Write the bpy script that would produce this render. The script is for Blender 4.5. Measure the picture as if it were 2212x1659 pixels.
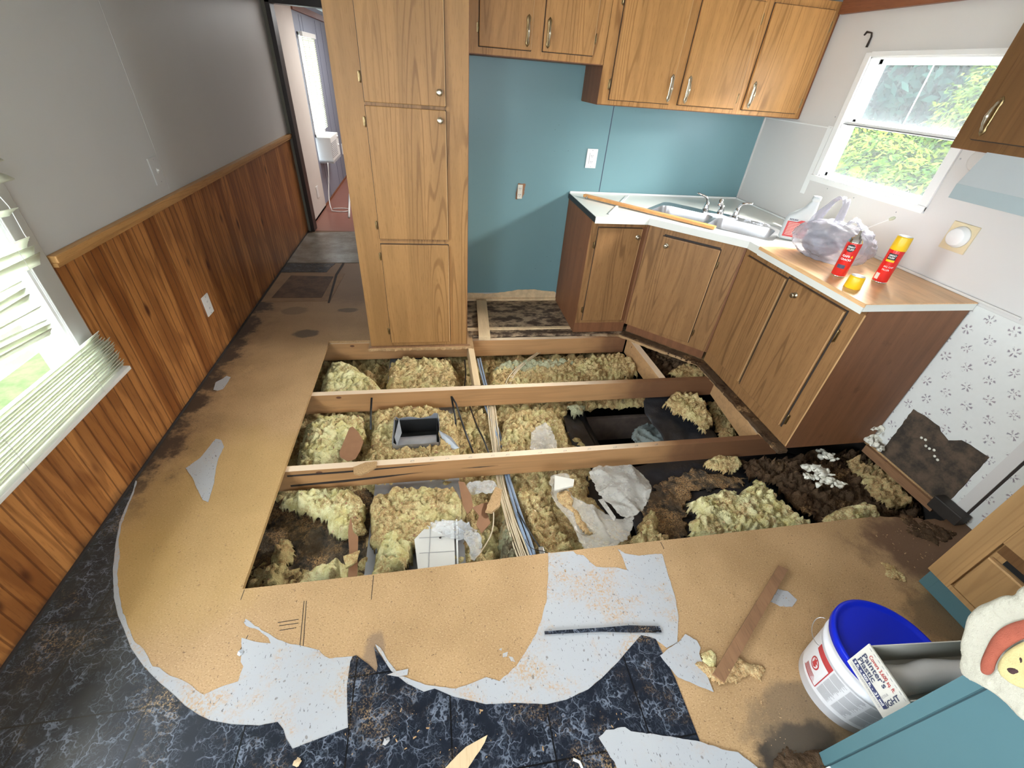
import bpy, bmesh, math, random
import numpy as np
from mathutils import Vector, Matrix, noise as MN
from mathutils.geometry import tessellate_polygon

for o in list(bpy.data.objects): bpy.data.objects.remove(o)
SC = bpy.context.scene
COL = SC.collection
PI = math.pi
rnd = random.Random(7)

# ------------------------------------------------------------------ camera
CAM = Vector((0, 0, 1.6458))
YAW, PITCH, ROLL, FPX = -.2092, -.6291, .0839, 926.27
def _axes():
    cy, sy, cp, sp, cr, sr = math.cos(YAW), math.sin(YAW), math.cos(PITCH), math.sin(PITCH), math.cos(ROLL), math.sin(ROLL)
    f = Vector((-sy*cp, cy*cp, sp)); r = Vector((cy, sy, 0)); u = r.cross(f)
    return cr*r + sr*u, -sr*r + cr*u, f
RX, UP, FW = _axes()
cd = bpy.data.cameras.new('camera'); cam = bpy.data.objects.new('camera', cd); COL.objects.link(cam)
m = Matrix.Identity(4)
for i in range(3):
    m[i][0], m[i][1], m[i][2], m[i][3] = RX[i], UP[i], -FW[i], CAM[i]
cam.matrix_world = m
cd.sensor_width = 36; cd.sensor_fit = 'HORIZONTAL'; cd.lens = FPX/2212*36; cd.clip_start = .02; cd.clip_end = 200
SC.camera = cam

# ------------------------------------------------------------------ world, sun, exposure
SC.view_settings.view_transform = 'Standard'; SC.view_settings.look = 'None'
SC.view_settings.gamma = 1; SC.view_settings.use_curve_mapping = False
SC.view_settings.exposure = 0.15
w = bpy.data.worlds.new('world'); SC.world = w; w.use_nodes = True
bg = w.node_tree.nodes['Background']
bg.inputs[0].default_value = (.80, .91, 1.0, 1); bg.inputs[1].default_value = 12.0
sd = bpy.data.lights.new('sun', 'SUN'); sun = bpy.data.objects.new('sun', sd); COL.objects.link(sun)
sd.energy = 16; sd.angle = .009; sd.color = (1, .95, .85)
sun.rotation_euler = Vector((-.42, .12, -1)).to_track_quat('-Z', 'Y').to_euler()
def area(name, loc, d, sx, sy, en, col=(1, 1, 1), portal=False):
    l = bpy.data.lights.new(name, 'AREA'); l.shape = 'RECTANGLE'; l.size = sx; l.size_y = sy; l.energy = en; l.color = col
    o = bpy.data.objects.new(name, l); COL.objects.link(o); o.location = loc
    o.rotation_euler = Vector(d).to_track_quat('-Z', 'Y').to_euler()
    if portal: l.cycles.is_portal = True
    return o
area('portal_right', (2.62, 2.38, 1.54), (-1, 0, 0), .85, .85, 1, portal=True)
area('portal_left', (-1.52, 1.1, 1.05), (1, 0, 0), 1.4, 1.4, 1, portal=True)
area('portal_rear', (.6, -2.95, 1.45), (0, 1, 0), 1.7, 1.2, 1, portal=True)
area('portal_hall', (-1.52, 6.85, 1.2), (1, 0, 0), .9, 1.4, 1, portal=True)
area('living_room_window_light', (.6, -2.9, 1.45), (0, 1, -.12), 1.6, 1.1, 11, (.93, .97, 1))
area('side_fill_light', (-1.34, -1.4, 1.3), (1, .25, -.1), 1.5, 1.2, 42, (.98, .98, 1))  # fill lamp added to brighten the right wall, no known source
area('left_window_light', (-1.95, 1.16, 1.80), (1, .05, -.27), 1.3, .8, 125, (.9, .96, 1))
area('right_window_light', (3.35, 2.38, 2.20), (-1, 0, -.55), 1.4, .4, 430, (1, .98, .93))
area('hall_fill_light', (-.4, 7.0, 2.05), (0, 0, -1), 1.0, 2.0, 44, (1, .98, .95))  # fill lamp added under the far room ceiling, no fixture known

# ------------------------------------------------------------------ pixel -> point helpers (reference frame 2212x1659)
def un(px, py, ax, v):
    d = FW + RX*((px-1106)/FPX) - UP*((py-829.5)/FPX)
    i = 'xyz'.index(ax); t = (v-CAM[i])/d[i]
    return CAM + d*t
def FP(pts, z=0.0):
    return [tuple(un(x, y, 'z', z)[:2]) for x, y in pts]

# ------------------------------------------------------------------ material helpers
class NT:
    def __init__(s, name, rough=.6, metal=0.0, spec=.5):
        s.m = bpy.data.materials.new(name); s.m.use_nodes = True
        s.t = s.m.node_tree; s.b = s.t.nodes['Principled BSDF']
        s.b.inputs['Roughness'].default_value = rough; s.b.inputs['Metallic'].default_value = metal
        s.b.inputs['Specular IOR Level'].default_value = spec
    def n(s, k): return s.t.nodes.new(k)
    def put(s, sock, v):
        if isinstance(v, bpy.types.NodeSocket): s.t.links.new(v, sock)
        elif isinstance(v, (tuple, list)) and sock.type == 'RGBA' and len(v) == 3: sock.default_value = (*v, 1)
        else: sock.default_value = v
    def pos(s): return s.n('ShaderNodeNewGeometry').outputs['Position']
    def obj(s): return s.n('ShaderNodeTexCoord').outputs['Object']
    def map(s, v, scale=(1, 1, 1), loc=(0, 0, 0), rot=(0, 0, 0)):
        k = s.n('ShaderNodeMapping'); s.put(k.inputs[0], v); k.inputs[1].default_value = loc; k.inputs[2].default_value = rot; k.inputs[3].default_value = scale
        return k.outputs[0]
    def noise(s, v, scale=5, detail=3, rough=.5, dist=0, col=False):
        k = s.n('ShaderNodeTexNoise'); s.put(k.inputs['Vector'], v); k.inputs['Scale'].default_value = scale
        k.inputs['Detail'].default_value = detail; k.inputs['Roughness'].default_value = rough; k.inputs['Distortion'].default_value = dist
        return k.outputs[1 if col else 0]
    def voro(s, v, scale=5, feat='F1', out=0, rand=1):
        k = s.n('ShaderNodeTexVoronoi'); k.feature = feat; s.put(k.inputs['Vector'], v); k.inputs['Scale'].default_value = scale
        k.inputs['Randomness'].default_value = rand
        return k.outputs[out]
    def math(s, op, a, b=0, c=0, clamp=False):
        k = s.n('ShaderNodeMath'); k.operation = op; k.use_clamp = clamp; s.put(k.inputs[0], a); s.put(k.inputs[1], b); s.put(k.inputs[2], c)
        return k.outputs[0]
    def vmath(s, op, a, b):
        k = s.n('ShaderNodeVectorMath'); k.operation = op; s.put(k.inputs[0], a); s.put(k.inputs[1], b); return k.outputs[0]
    def sep(s, v):
        k = s.n('ShaderNodeSeparateXYZ'); s.put(k.inputs[0], v); return k.outputs
    def comb(s, x, y, z):
        k = s.n('ShaderNodeCombineXYZ')
        for i, q in enumerate((x, y, z)): s.put(k.inputs[i], q)
        return k.outputs[0]
    def ss(s, v, lo, hi):       # smoothstep to 0..1
        k = s.n('ShaderNodeMapRange'); k.interpolation_type = 'SMOOTHSTEP'
        if lo <= hi: a, b, c, d = lo, hi, 0, 1
        else: a, b, c, d = hi, lo, 1, 0
        s.put(k.inputs[0], v); k.inputs[1].default_value = a; k.inputs[2].default_value = b; k.inputs[3].default_value = c; k.inputs[4].default_value = d
        return k.outputs[0]
    def mix(s, f, a, b, mode='MIX'):
        k = s.n('ShaderNodeMix'); k.data_type = 'RGBA'; k.blend_type = mode
        s.put(k.inputs[0], f); s.put(k.inputs[6], a); s.put(k.inputs[7], b); return k.outputs[2]
    def bump(s, h, strength=.3, dist=.01):
        k = s.n('ShaderNodeBump'); k.inputs['Strength'].default_value = strength; k.inputs['Distance'].default_value = dist
        s.put(k.inputs['Height'], h); s.t.links.new(k.outputs[0], s.b.inputs['Normal'])
    def col(s, c): s.put(s.b.inputs['Base Color'], c); return s
    def blob(s, p, c, r, amp=.25, scale=6):   # irregular stain centred at c (world), radii r
        q = s.vmath('DIVIDE', s.vmath('SUBTRACT', p, tuple(c)), tuple(r))
        k = s.n('ShaderNodeVectorMath'); k.operation = 'LENGTH'; s.put(k.inputs[0], q)
        d = s.math('ADD', k.outputs['Value'], s.math('MULTIPLY', s.math('SUBTRACT', s.noise(p, scale, 4, .65), .5), amp*4))
        return s.ss(d, 1.15, .75)

def plain(name, c, rough=.6, metal=0, var=.06, vs=8, bump=0, spec=.5):
    t = NT(name, rough, metal, spec); p = t.obj()
    n = t.noise(p, vs, 4)
    t.col(t.mix(n, tuple(x*(1-var) for x in c), tuple(min(1, x*(1+var)) for x in c)))
    if bump: t.bump(t.noise(p, vs*12, 3), bump, .002)
    return t.m

def wood(name, c, dark, axis='z', fine=1.0, cath=1.0, rough=.42, wear=0, knots=0):
    """printed oak grain running along an axis"""
    t = NT(name, rough, 0, .28); p = t.obj()
    sc = {'z': (1, 1, .07), 'y': (1, .07, 1), 'x': (.07, 1, 1)}[axis]
    q = t.map(p, sc)
    warp = t.noise(t.map(p, tuple(x*2.2 for x in sc)), 2.2, 2, .4)
    ring = t.math('SINE', t.math('MULTIPLY', warp, 150.0))
    ring = t.math('MULTIPLY', t.ss(ring, .45, 1.0), t.ss(t.noise(t.map(p, tuple(x*1.3 for x in sc)), 5.1, 1), .38, .62))
    fs = t.ss(t.noise(q, 210, 4, .65), .50, .74)
    broad = t.noise(q, 22, 3, .5)
    c2 = tuple(min(1, x*1.13) for x in c)
    base = t.mix(t.ss(broad, .32, .68), tuple(x*.92 for x in c), c2)
    base = t.mix(t.math('MULTIPLY', ring, .55*cath), base, dark)
    base = t.mix(t.math('MULTIPLY', fs, .50*fine), base, dark)
    kn = t.voro(t.map(p, tuple(a*b for a, b in zip(sc, (1, 1, 1)))), 5.5, 'F1')
    base = t.mix(t.math('MULTIPLY', t.ss(kn, .10, .04), .7 if knots else .55), base, dark)
    if wear:
        wn = t.ss(t.noise(p, 9, 6, .7), .60, .72)
        base = t.mix(t.math('MULTIPLY', wn, wear), base, tuple(x*.3 for x in dark))
    t.col(base); t.bump(fs, .06, .001)
    return t.m

M = {}
OAK, OAKD = (.46, .235, .082), (.20, .085, .025)
M['oak'] = wood('oak_laminate', OAK, OAKD)
M['oak_pantry_dimmed'] = wood('oak_laminate_pantry_dimmed', (.34, .180, .066), (.17, .082, .028))  # same oak laminate, darkened for the weaker light on the pantry
M['oak_dimmed'] = wood('oak_laminate_dimmed', (.27, .142, .058), (.10, .048, .018), wear=.16)  # same oak laminate with wear, darkened for the dimmer light low down
M['oak_edge'] = wood('oak_edge_lip', (.55, .34, .16), OAK, cath=0)
M['side'] = wood('brown_side_panel', (.19, .082, .038), (.10, .042, .020), cath=.2, rough=.5, wear=.25)
M['trimwood'] = wood('dark_trim_wood', (.22, .08, .035), (.10, .03, .015), 'y', cath=.3)
M['darkdoor'] = plain('dark_brown_casing', (.018, .010, .007), .4)
M['rail'] = wood('varnished_pine_rail', (.48, .26, .095), (.26, .12, .035), 'y', cath=.5)
M['overlay'] = wood('plywood_counter_board', (.74, .46, .23), (.52, .27, .11), 'y', cath=.7, rough=.3)
M['orangestick'] = wood('orange_pine_strip', (.62, .30, .10), (.42, .17, .05), 'x', cath=.2)
M['rightcab'] = wood('walnut_toned_cabinet', (.15, .075, .028), (.12, .055, .02), knots=1)
M['rangecab'] = wood('oak_range_cabinet', (.40, .235, .10), (.24, .12, .045), cath=.5, fine=.3)

def wainscot():
    t = NT('wainscot_panelling', .36, 0, .3); p = t.obj(); s = t.sep(p)
    q = t.map(p, (1, 1, .10))
    warp = t.noise(t.map(p, (2, 2, .34)), 1.7, 3, .5)
    ring = t.ss(t.math('SINE', t.math('MULTIPLY', warp, 70)), -.2, 1)
    fine = t.noise(q, 120, 4, .6)
    plank = t.noise(t.comb(0, t.math('FLOOR', t.math('MULTIPLY', s[1], 9.0)), 0), .77, 0)
    base = t.mix(t.ss(plank, .3, .7), (.27, .098, .026), (.50, .22, .066))
    base = t.mix(t.math('MULTIPLY', ring, .45), base, (.15, .045, .012))
    base = t.mix(t.math('MULTIPLY', t.ss(fine, .5, .75), .5), base, (.13, .04, .012))
    kn = t.voro(t.map(p, (1, 1, .42)), 5.5, 'F1')
    base = t.mix(t.ss(kn, .13, .03), base, (.07, .018, .007))
    fr = t.math('FRACT', t.math('MULTIPLY', s[1], 19.0))
    g = t.ss(t.math('ABSOLUTE', t.math('SUBTRACT', fr, .5)), .095, .03)
    # grooves run strongest on the near panel
    base = t.mix(t.math('MULTIPLY', g, .62), base, (.08, .022, .008))
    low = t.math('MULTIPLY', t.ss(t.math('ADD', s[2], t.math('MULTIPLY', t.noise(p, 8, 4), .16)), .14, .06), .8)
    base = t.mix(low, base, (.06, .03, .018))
    t.col(base); t.bump(t.math('MULTIPLY', g, -1), .4, .003)
    return t.m
M['wainscot'] = wainscot()
def bluewall():
    t = NT('blue_painted_panel', .38); p = t.obj()
    c = t.mix(t.noise(p, 2.5, 4), (.150, .275, .300), (.165, .300, .325))
    sp = t.ss(t.noise(p, 60, 2, .5), .76, .80)
    t.col(t.mix(sp, c, (.06, .12, .13))); t.bump(t.noise(p, 60, 3), .08, .002)
    return t.m
M['blue'] = bluewall()
M['teal'] = plain('teal_painted_wood', (.072, .155, .175), .45, var=.05, vs=5, bump=.1)
M['white_wall'] = plain('off_white_wall', (.62, .60, .575), .55, var=.03, vs=3, bump=.08)
M['grey_wall'] = plain('pale_grey_wall', (.57, .575, .565), .45, var=.03, vs=3, bump=.08)
M['hall_white'] = plain('hall_wall_white', (.66, .60, .55), .6, var=.04)
M['ceiling'] = plain('ceiling_white', (.72, .71, .68), .8, var=.03)
M['white'] = plain('white_enamel', (.80, .80, .78), .35, var=.03)
M['plastic_white'] = plain('white_plastic', (.78, .78, .76), .3, var=.01)
M['vinyl_frame'] = plain('window_vinyl', (.85, .86, .86), .35, var=.02)
M['ivory'] = plain('ivory_plate', (.66, .56, .36), .5, var=.12, vs=20)
M['laminate'] = plain('white_laminate', (.70, .71, .66), .28, var=.05, vs=10)
M['black'] = plain('black_rubber', (.012, .012, .013), .4)
M['dark'] = plain('grime_and_painted_shadow', (.03, .022, .018), .8, var=.5, vs=20)  # grime and dark joints, also the painted shadow round cabinet doors
M['slat'] = plain('blind_slat_white', (.86, .87, .82), .35, var=.03)
def _slat():
    m_ = M['slat']; nt = m_.node_tree; pb = nt.nodes['Principled BSDF']; out = nt.nodes['Material Output']
    tr = nt.nodes.new('ShaderNodeBsdfTranslucent'); tr.inputs[0].default_value = (.86, .88, .74, 1)
    mx = nt.nodes.new('ShaderNodeMixShader'); mx.inputs[0].default_value = .42
    nt.links.new(pb.outputs[0], mx.inputs[1]); nt.links.new(tr.outputs[0], mx.inputs[2]); nt.links.new(mx.outputs[0], out.inputs[0])
_slat()
M['chrome'] = plain('chrome', (.75, .75, .76), .12, 1, var=.02)
M['steel'] = plain('stainless_steel', (.52, .52, .53), .32, 1, var=.08, vs=30)
M['brass'] = plain('antique_brass', (.30, .22, .11), .35, 1, var=.5, vs=90)
M['nickel'] = plain('aged_nickel', (.48, .43, .33), .3, 1, var=.3, vs=60)
M['galv'] = plain('galvanised_duct', (.42, .44, .48), .45, .6, var=.3, vs=14)
M['tile'] = plain('white_tile', (.62, .61, .58), .35, var=.06)
M['cable'] = plain('cream_cable', (.60, .50, .35), .5, var=.1)
M['conduit'] = plain('blue_grey_tube', (.22, .29, .40), .5, var=.12)
M['cardboard'] = plain('brown_cardboard', (.27, .135, .068), .8, var=.18, vs=20)
M['foam'] = plain('expanded_foam', (.74, .72, .62), .55, var=.15, vs=30, bump=.5)
M['steelbeam'] = plain('rusty_frame_beam', (.16, .12, .10), .7, var=.4, vs=20)
M['hood'] = plain('range_hood_enamel', (.42, .45, .455), .4, var=.03)
M['yellow'] = plain('yellow_cap_plastic', (.80, .50, .01), .35, var=.03)
M['red'] = plain('red_can_print', (.62, .018, .014), .25, var=.03)
M['redlabel'] = plain('dull_red_label', (.42, .04, .045), .5, var=.2, vs=40)
M['bluelid'] = plain('blue_lid_plastic', (.002, .016, .48), .4, var=.06, spec=.25)
M['bucket'] = plain('bucket_plastic', (.70, .71, .74), .35, var=.02)
M['ink'] = plain('dark_print', (.05, .06, .11), .5, var=.1)
M['inkred'] = plain('red_print', (.42, .03, .03), .5, var=.1)
M['inkgrey'] = plain('grey_print', (.36, .36, .37), .5, var=.1)
M['navy'] = plain('navy_print', (.035, .045, .12), .5, var=.1)
M['card'] = plain('white_carton', (.60, .58, .52), .6, var=.12, vs=12)
M['jug'] = plain('jug_plastic', (.50, .54, .55), .35, var=.03)
M['wallfloral'] = None
def floral():
    t = NT('floral_wallpaper', .6); p = t.obj(); s = t.sep(p)
    a = t.math('MULTIPLY', s[1], 9.5); b = t.math('MULTIPLY', s[2], 13.0)
    row = t.math('MODULO', t.math('ADD', t.math('FLOOR', b), 100), 2)
    a2 = t.math('ADD', t.math('ADD', a, t.math('MULTIPLY', row, .5)), 100)
    fx = t.math('SUBTRACT', t.math('FRACT', a2), .5); fy = t.math('SUBTRACT', t.math('FRACT', t.math('ADD', b, 100)), .5)
    fx = t.math('MULTIPLY', fx, 1.35)
    r = t.math('SQRT', t.math('ADD', t.math('MULTIPLY', fx, fx), t.math('MULTIPLY', fy, fy)))
    th = t.math('ARCTAN2', fy, fx)
    wob = t.noise(p, 70, 2)
    pet = t.math('COSINE', t.math('ADD', t.math('MULTIPLY', th, 6), t.math('MULTIPLY', wob, 3)))
    m1 = t.math('MULTIPLY', t.ss(t.math('ADD', pet, t.math('MULTIPLY', wob, .8)), .35, .8), t.math('MULTIPLY', t.ss(r, .05, .08), t.ss(r, .36, .26)))
    m1 = t.math('MULTIPLY', m1, t.ss(t.noise(p, 75, 2), .42, .56))
    base = t.mix(t.noise(p, 40, 3), (.65, .66, .63), (.70, .71, .68))
    st = t.mix(t.noise(p, 50, 1), (.08, .10, .15), (.30, .18, .20))
    t.col(t.mix(t.math('MULTIPLY', m1, .85), base, st)); return t.m
M['floral'] = floral()

def particle(name='particle_board', floor=True):
    t = NT(name, .62); p = t.pos() if floor else t.obj()
    c = t.mix(t.ss(t.noise(p, 3, 4), .3, .7), (.36, .222, .102), (.455, .288, .140))
    f1 = t.noise(t.map(p, (1, 1.6, 1), rot=(0, 0, .5)), 160, 3, .7)
    c = t.mix(t.math('MULTIPLY', t.ss(f1, .56, .70), .6), c, (.72, .52, .31))
    c = t.mix(t.math('MULTIPLY', t.ss(f1, .45, .32), .8), c, (.19, .10, .042))
    f2 = t.noise(t.map(p, (2.4, 1, 1), rot=(0, 0, .9)), 75, 2, .6)
    c = t.mix(t.math('MULTIPLY', t.ss(f2, .66, .72), .8), c, (.10, .05, .025))
    f4 = t.noise(t.map(p, (1, 2.6, 1), rot=(0, 0, 1.9)), 42, 2, .6)
    c = t.mix(t.math('MULTIPLY', t.ss(f4, .69, .74), .75), c, (.13, .07, .035))
    vd = t.voro(p, 26, 'F1')
    c = t.mix(t.math('MULTIPLY', t.ss(vd, .09, .05), .55), c, (.08, .045, .03))
    if floor:
        s = t.sep(p); x, y = s[0], s[1]
        big = t.noise(p, 2.2, 4, .6); med = t.noise(p, 7, 5, .7)
        # yellowed water stain on the left sheet
        c = t.mix(t.math('MULTIPLY', t.blob(p, (-1.0, 1.35, 0), (.42, .55, 1), .15, 3), .25), c, (.50, .32, .08))
        c = t.mix(t.math('MULTIPLY', t.blob(p, (-1.20, 1.0, 0), (.2, .35, 1), .2, 4), .25), c, (.40, .24, .055))
        # brown damp towards the hall
        hall = t.ss(t.math('ADD', y, t.math('MULTIPLY', t.math('SUBTRACT', big, .5), 1.6)), 2.3, 3.6)
        c = t.mix(t.math('MULTIPLY', hall, .55), c, (.26, .155, .085))
        hall2 = t.ss(t.math('ADD', y, t.math('MULTIPLY', t.math('SUBTRACT', med, .5), .4)), 3.35, 3.6)
        c = t.mix(t.math('MULTIPLY', hall2, .45), c, (.11, .055, .028))
        # black mould along the left wall
        d = t.math('ADD', t.math('ADD', x, 1.411), t.math('MULTIPLY', t.math('SUBTRACT', med, .5), .55))
        mo = t.math('MULTIPLY', t.ss(d, .12, .03), t.ss(y, 1.25, 1.7))
        c = t.mix(t.math('MULTIPLY', mo, .93), c, (.018, .015, .013))
        mo2 = t.math('MULTIPLY', t.ss(d, .28, .04), t.ss(y, 1.25, 1.7))
        c = t.mix(t.math('MULTIPLY', mo2, .42), c, (.09, .05, .03))
        for cx, cy, rx, ry, k in ((-.94, 2.93, .09, .06, .75), (-.70, 3.3, .08, .04, .6), (-1.1, 3.3, .1, .07, .4)):
            c = t.mix(t.math('MULTIPLY', t.blob(p, (cx, cy, 0), (rx, ry, 1), .2, 14), k), c, (.05, .04, .03))
        # brown rot near the range corner
        c = t.mix(t.math('MULTIPLY', t.blob(p, (2.42, .80, 0), (.55, .27, 1), .3, 5), .85), c, (.10, .045, .022))
        c = t.mix(t.math('MULTIPLY', t.blob(p, (1.98, .52, 0), (.18, .11, 1), .3, 7), .7), c, (.10, .07, .04))
        c = t.mix(t.math('MULTIPLY', t.blob(p, (1.07, .24, 0), (.16, .07, 1), .3, 12), .95), c, (.016, .013, .011))
        c = t.mix(t.math('MULTIPLY', t.blob(p, (1.2, .32, 0), (.3, .10, 1), .3, 7), .6), c, (.10, .075, .05))
        c = t.mix(t.math('MULTIPLY', t.blob(p, (-.255, .70, 0), (.035, .07, 1), .3, 14), .6), c, (.16, .11, .08))
        # alcove under the missing fridge
        al = t.math('MULTIPLY', t.ss(y, 2.80, 2.84), t.ss(x, .22, .25))
        n2 = t.ss(t.noise(t.map(p, (.6, 1, 1)), 13, 6, .72), .42, .60)
        c = t.mix(al, c, t.mix(n2, (.045, .024, .014), (.34, .25, .16)))
    t.col(c); t.bump(f1, .15, .001)
    return t.m
M['particle'] = particle()
M['chipboard'] = particle('chipboard_scrap', False)
def vinyl():
    t = NT('black_marbled_vinyl', .36, 0, .13); p = t.pos(); s = t.sep(p)
    w1 = t.vmath('ADD', p, t.vmath('MULTIPLY', t.noise(p, 7, 4, .7, col=True), (.16, .16, .16)))
    v = t.voro(w1, 17, 'DISTANCE_TO_EDGE')
    v2 = t.voro(t.vmath('ADD', w1, (3, 1, 0)), 38, 'DISTANCE_TO_EDGE')
    fade = t.ss(t.noise(p, 14, 4, .6), .36, .62)
    base = t.mix(t.noise(p, 9, 3), (.006, .0075, .012), (.013, .017, .028))
    base = t.mix(t.math('MULTIPLY', t.math('MULTIPLY', t.ss(v, .055, .0), fade), .75), base, (.20, .23, .29))
    base = t.mix(t.math('MULTIPLY', t.math('MULTIPLY', t.ss(v2, .07, .0), fade), .42), base, (.14, .17, .22))
    v3_ = t.voro(t.vmath('ADD', w1, (1, 7, 0)), 75, 'DISTANCE_TO_EDGE')
    base = t.mix(t.math('MULTIPLY', t.math('MULTIPLY', t.ss(v3_, .08, .0), fade), .18), base, (.12, .15, .20))
    # tile joints 0.305 m
    j = None
    for ax, off in ((0, .07), (1, .045)):
        fr = t.math('FRACT', t.math('DIVIDE', t.math('ADD', s[ax], 10+off), .305))
        e = t.ss(t.math('ABSOLUTE', t.math('SUBTRACT', fr, .5)), .488, .496)
        j = e if j is None else t.math('MAXIMUM', j, e)
    base = t.mix(j, base, (.004, .004, .005))
    dust = t.ss(t.noise(p, 5, 4, .6), .50, .72)
    dn = t.ss(t.noise(p, 190, 3, .7), .50, .62)
    base = t.mix(t.math('MULTIPLY', t.math('MULTIPLY', dust, dn), .75), base, (.48, .32, .16))
    left = t.math('MULTIPLY', t.ss(s[0], -.75, -1.2), .55)
    base = t.mix(t.math('MULTIPLY', left, t.noise(p, 8, 4)), base, (.13, .12, .09))
    base = t.mix(t.math('MULTIPLY', t.blob(p, (-.85, .36, 0), (.2, .05, 1), .2, 8), .75), base, (.17, .125, .09))
    t.put(t.b.inputs['Roughness'], t.math('ADD', .24, t.math('MULTIPLY', t.noise(p, 12, 4), .22)))
    t.col(base); t.bump(v, .05, .001); return t.m
M['vinyl'] = vinyl()
def backing(name, dusty=.6):
    t = NT(name, .75); p = t.pos()
    c = t.mix(t.noise(p, 4, 3), (.36, .372, .40), (.42, .432, .44))
    du = t.ss(t.noise(p, 5.5, 5, .7), .46, .64)
    dn = t.ss(t.noise(p, 120, 3, .7), .40, .62)
    c = t.mix(t.math('MULTIPLY', t.math('MULTIPLY', du, dn), dusty), c, (.43, .29, .165))
    fl = t.ss(t.noise(t.map(p, (2, 1, 1), rot=(0, 0, .7)), 80, 3, .6), .64, .69)
    c = t.mix(t.math('MULTIPLY', fl, .8), c, (.08, .07, .065))
    fl2 = t.ss(t.voro(t.vmath('ADD', p, t.vmath('MULTIPLY', t.noise(p, 30, 2, .5, col=True), (.02, .02, .02))), 22, 'F1'), .11, .07)
    c = t.mix(t.math('MULTIPLY', fl2, .7), c, (.16, .14, .12))
    t.col(c); t.bump(t.noise(p, 50, 4), .2, .001); return t.m
M['backing'] = backing('white_felt_backing', .95)
M['scrap'] = backing('grey_felt_scrap', .25)
def joist(name, c, end):
    t = NT(name, .6); p = t.obj(); q = t.map(p, (.06, 1, 1))
    warp = t.noise(q, 9, 3, .5)
    ring = t.ss(t.math('SINE', t.math('MULTIPLY', warp, 42)), .2, 1)
    b = t.mix(t.noise(q, 30, 3), tuple(x*.9 for x in c), tuple(x*1.1 for x in c))
    b = t.mix(t.math('MULTIPLY', ring, .28), b, tuple(x*.6 for x in c))
    kn = t.voro(t.map(p, (.55, 1, 1)), 8, 'F1')
    b = t.mix(t.ss(kn, .09, .05), b, (.12, .045, .02))
    w2 = t.pos(); s = t.sep(w2)
    st = t.ss(t.noise(t.map(p, (.25, 1, 1.5)), 9, 5, .7), .60, .72)
    b = t.mix(t.math('MULTIPLY', st, .30), b, (.16, .07, .035))
    rot = t.math('MULTIPLY', t.ss(t.math('ADD', s[0], t.math('MULTIPLY', t.noise(p, 10, 4), .25)), end-.05, end+.35), .85)
    b = t.mix(rot, b, (.12, .05, .025))
    nz = t.sep(t.n('ShaderNodeNewGeometry').outputs['Normal'])[2]
    cut = t.math('MULTIPLY', t.ss(nz, .8, .95), t.ss(s[0], end+.1, end-.3))
    b = t.mix(t.math('MULTIPLY', cut, .85), b, (.74, .60, .44))
    t.col(b); t.bump(warp, .08, .002); return t.m
M['joist'] = joist('pine_joist', (.44, .235, .10), 1.25)
M['block'] = joist('pine_block', (.46, .27, .125), 9)
M['palewood'] = wood('pale_pine_offcut', (.62, .47, .29), (.45, .30, .16), 'y', cath=.4)
M['oldwood'] = wood('old_brown_strip', (.25, .135, .07), (.10, .05, .028), 'y', cath=.3, wear=.5)
def fibre(name, c1, c2, dust=.5, dirt=.2, seed=0):
    t = NT(name, .95, spec=.1); p = t.pos(); q = t.map(p, loc=(seed, seed*.7, 0))
    n1 = t.noise(q, 12, 5, .65); n2 = t.noise(q, 60, 4, .7)
    c = t.mix(t.ss(n1, .35, .65), c1, c2)
    c = t.mix(t.math('MULTIPLY', t.ss(n2, .45, .7), .5), c, tuple(min(.92, x*1.25) for x in c2))
    dm = t.ss(t.noise(q, 8, 4, .7), .62-.35*dust, .75-.30*dust)
    chips = t.ss(t.noise(q, 150, 3, .7), .40, .55)
    c = t.mix(t.math('MULTIPLY', t.math('MULTIPLY', dm, chips), .85), c, (.58, .36, .17))
    c = t.mix(t.math('MULTIPLY', t.math('MULTIPLY', dm, t.ss(n2, .52, .4)), .5), c, (.26, .13, .055))
    gr = t.ss(t.noise(q, 6, 5, .7), .68-.3*dirt, .80-.25*dirt)
    c = t.mix(t.math('MULTIPLY', gr, .8), c, (.10, .065, .04))
    t.col(c)
    t.bump(t.math('ADD', n2, t.math('MULTIPLY', t.noise(q, 170, 3, .7), .6)), 1.0, .012)
    return t.m
M['fib_yellow'] = fibre('yellow_fibreglass', (.68, .59, .25), (.86, .80, .46), .40, .03)
M['fib_mix'] = fibre('dusty_fibreglass', (.56, .46, .20), (.78, .69, .37), .70, .10, 3)
M['fib_dirty'] = fibre('dirty_fibreglass', (.36, .27, .12), (.56, .47, .23), .6, .45, 5)
M['fib_brown'] = fibre('sawdust_fibreglass', (.50, .36, .18), (.66, .52, .28), .95, .2, 8)
M['rot'] = fibre('rotten_wood_debris', (.035, .02, .012), (.14, .075, .035), .30, 1.0, 11)
M['dust'] = fibre('dusty_liner', (.045, .042, .040), (.16, .12, .08), .6, .5, 17)
M['fib_green'] = fibre('grey_green_fibreglass', (.34, .36, .24), (.52, .52, .34), .35, .35, 14)
def tarp():
    t = NT('black_belly_liner', .42); p = t.pos()
    c = t.mix(t.noise(p, 6, 4), (.010, .011, .014), (.026, .027, .032))
    d = t.ss(t.noise(p, 9, 6, .75), .56, .74); dn = t.ss(t.noise(p, 130, 3, .7), .42, .6)
    c = t.mix(t.math('MULTIPLY', t.math('MULTIPLY', d, dn), .5), c, (.16, .11, .07))
    t.col(c); t.bump(t.noise(p, 9, 5, .6), .5, .02); return t.m
M['tarp'] = tarp()
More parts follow.
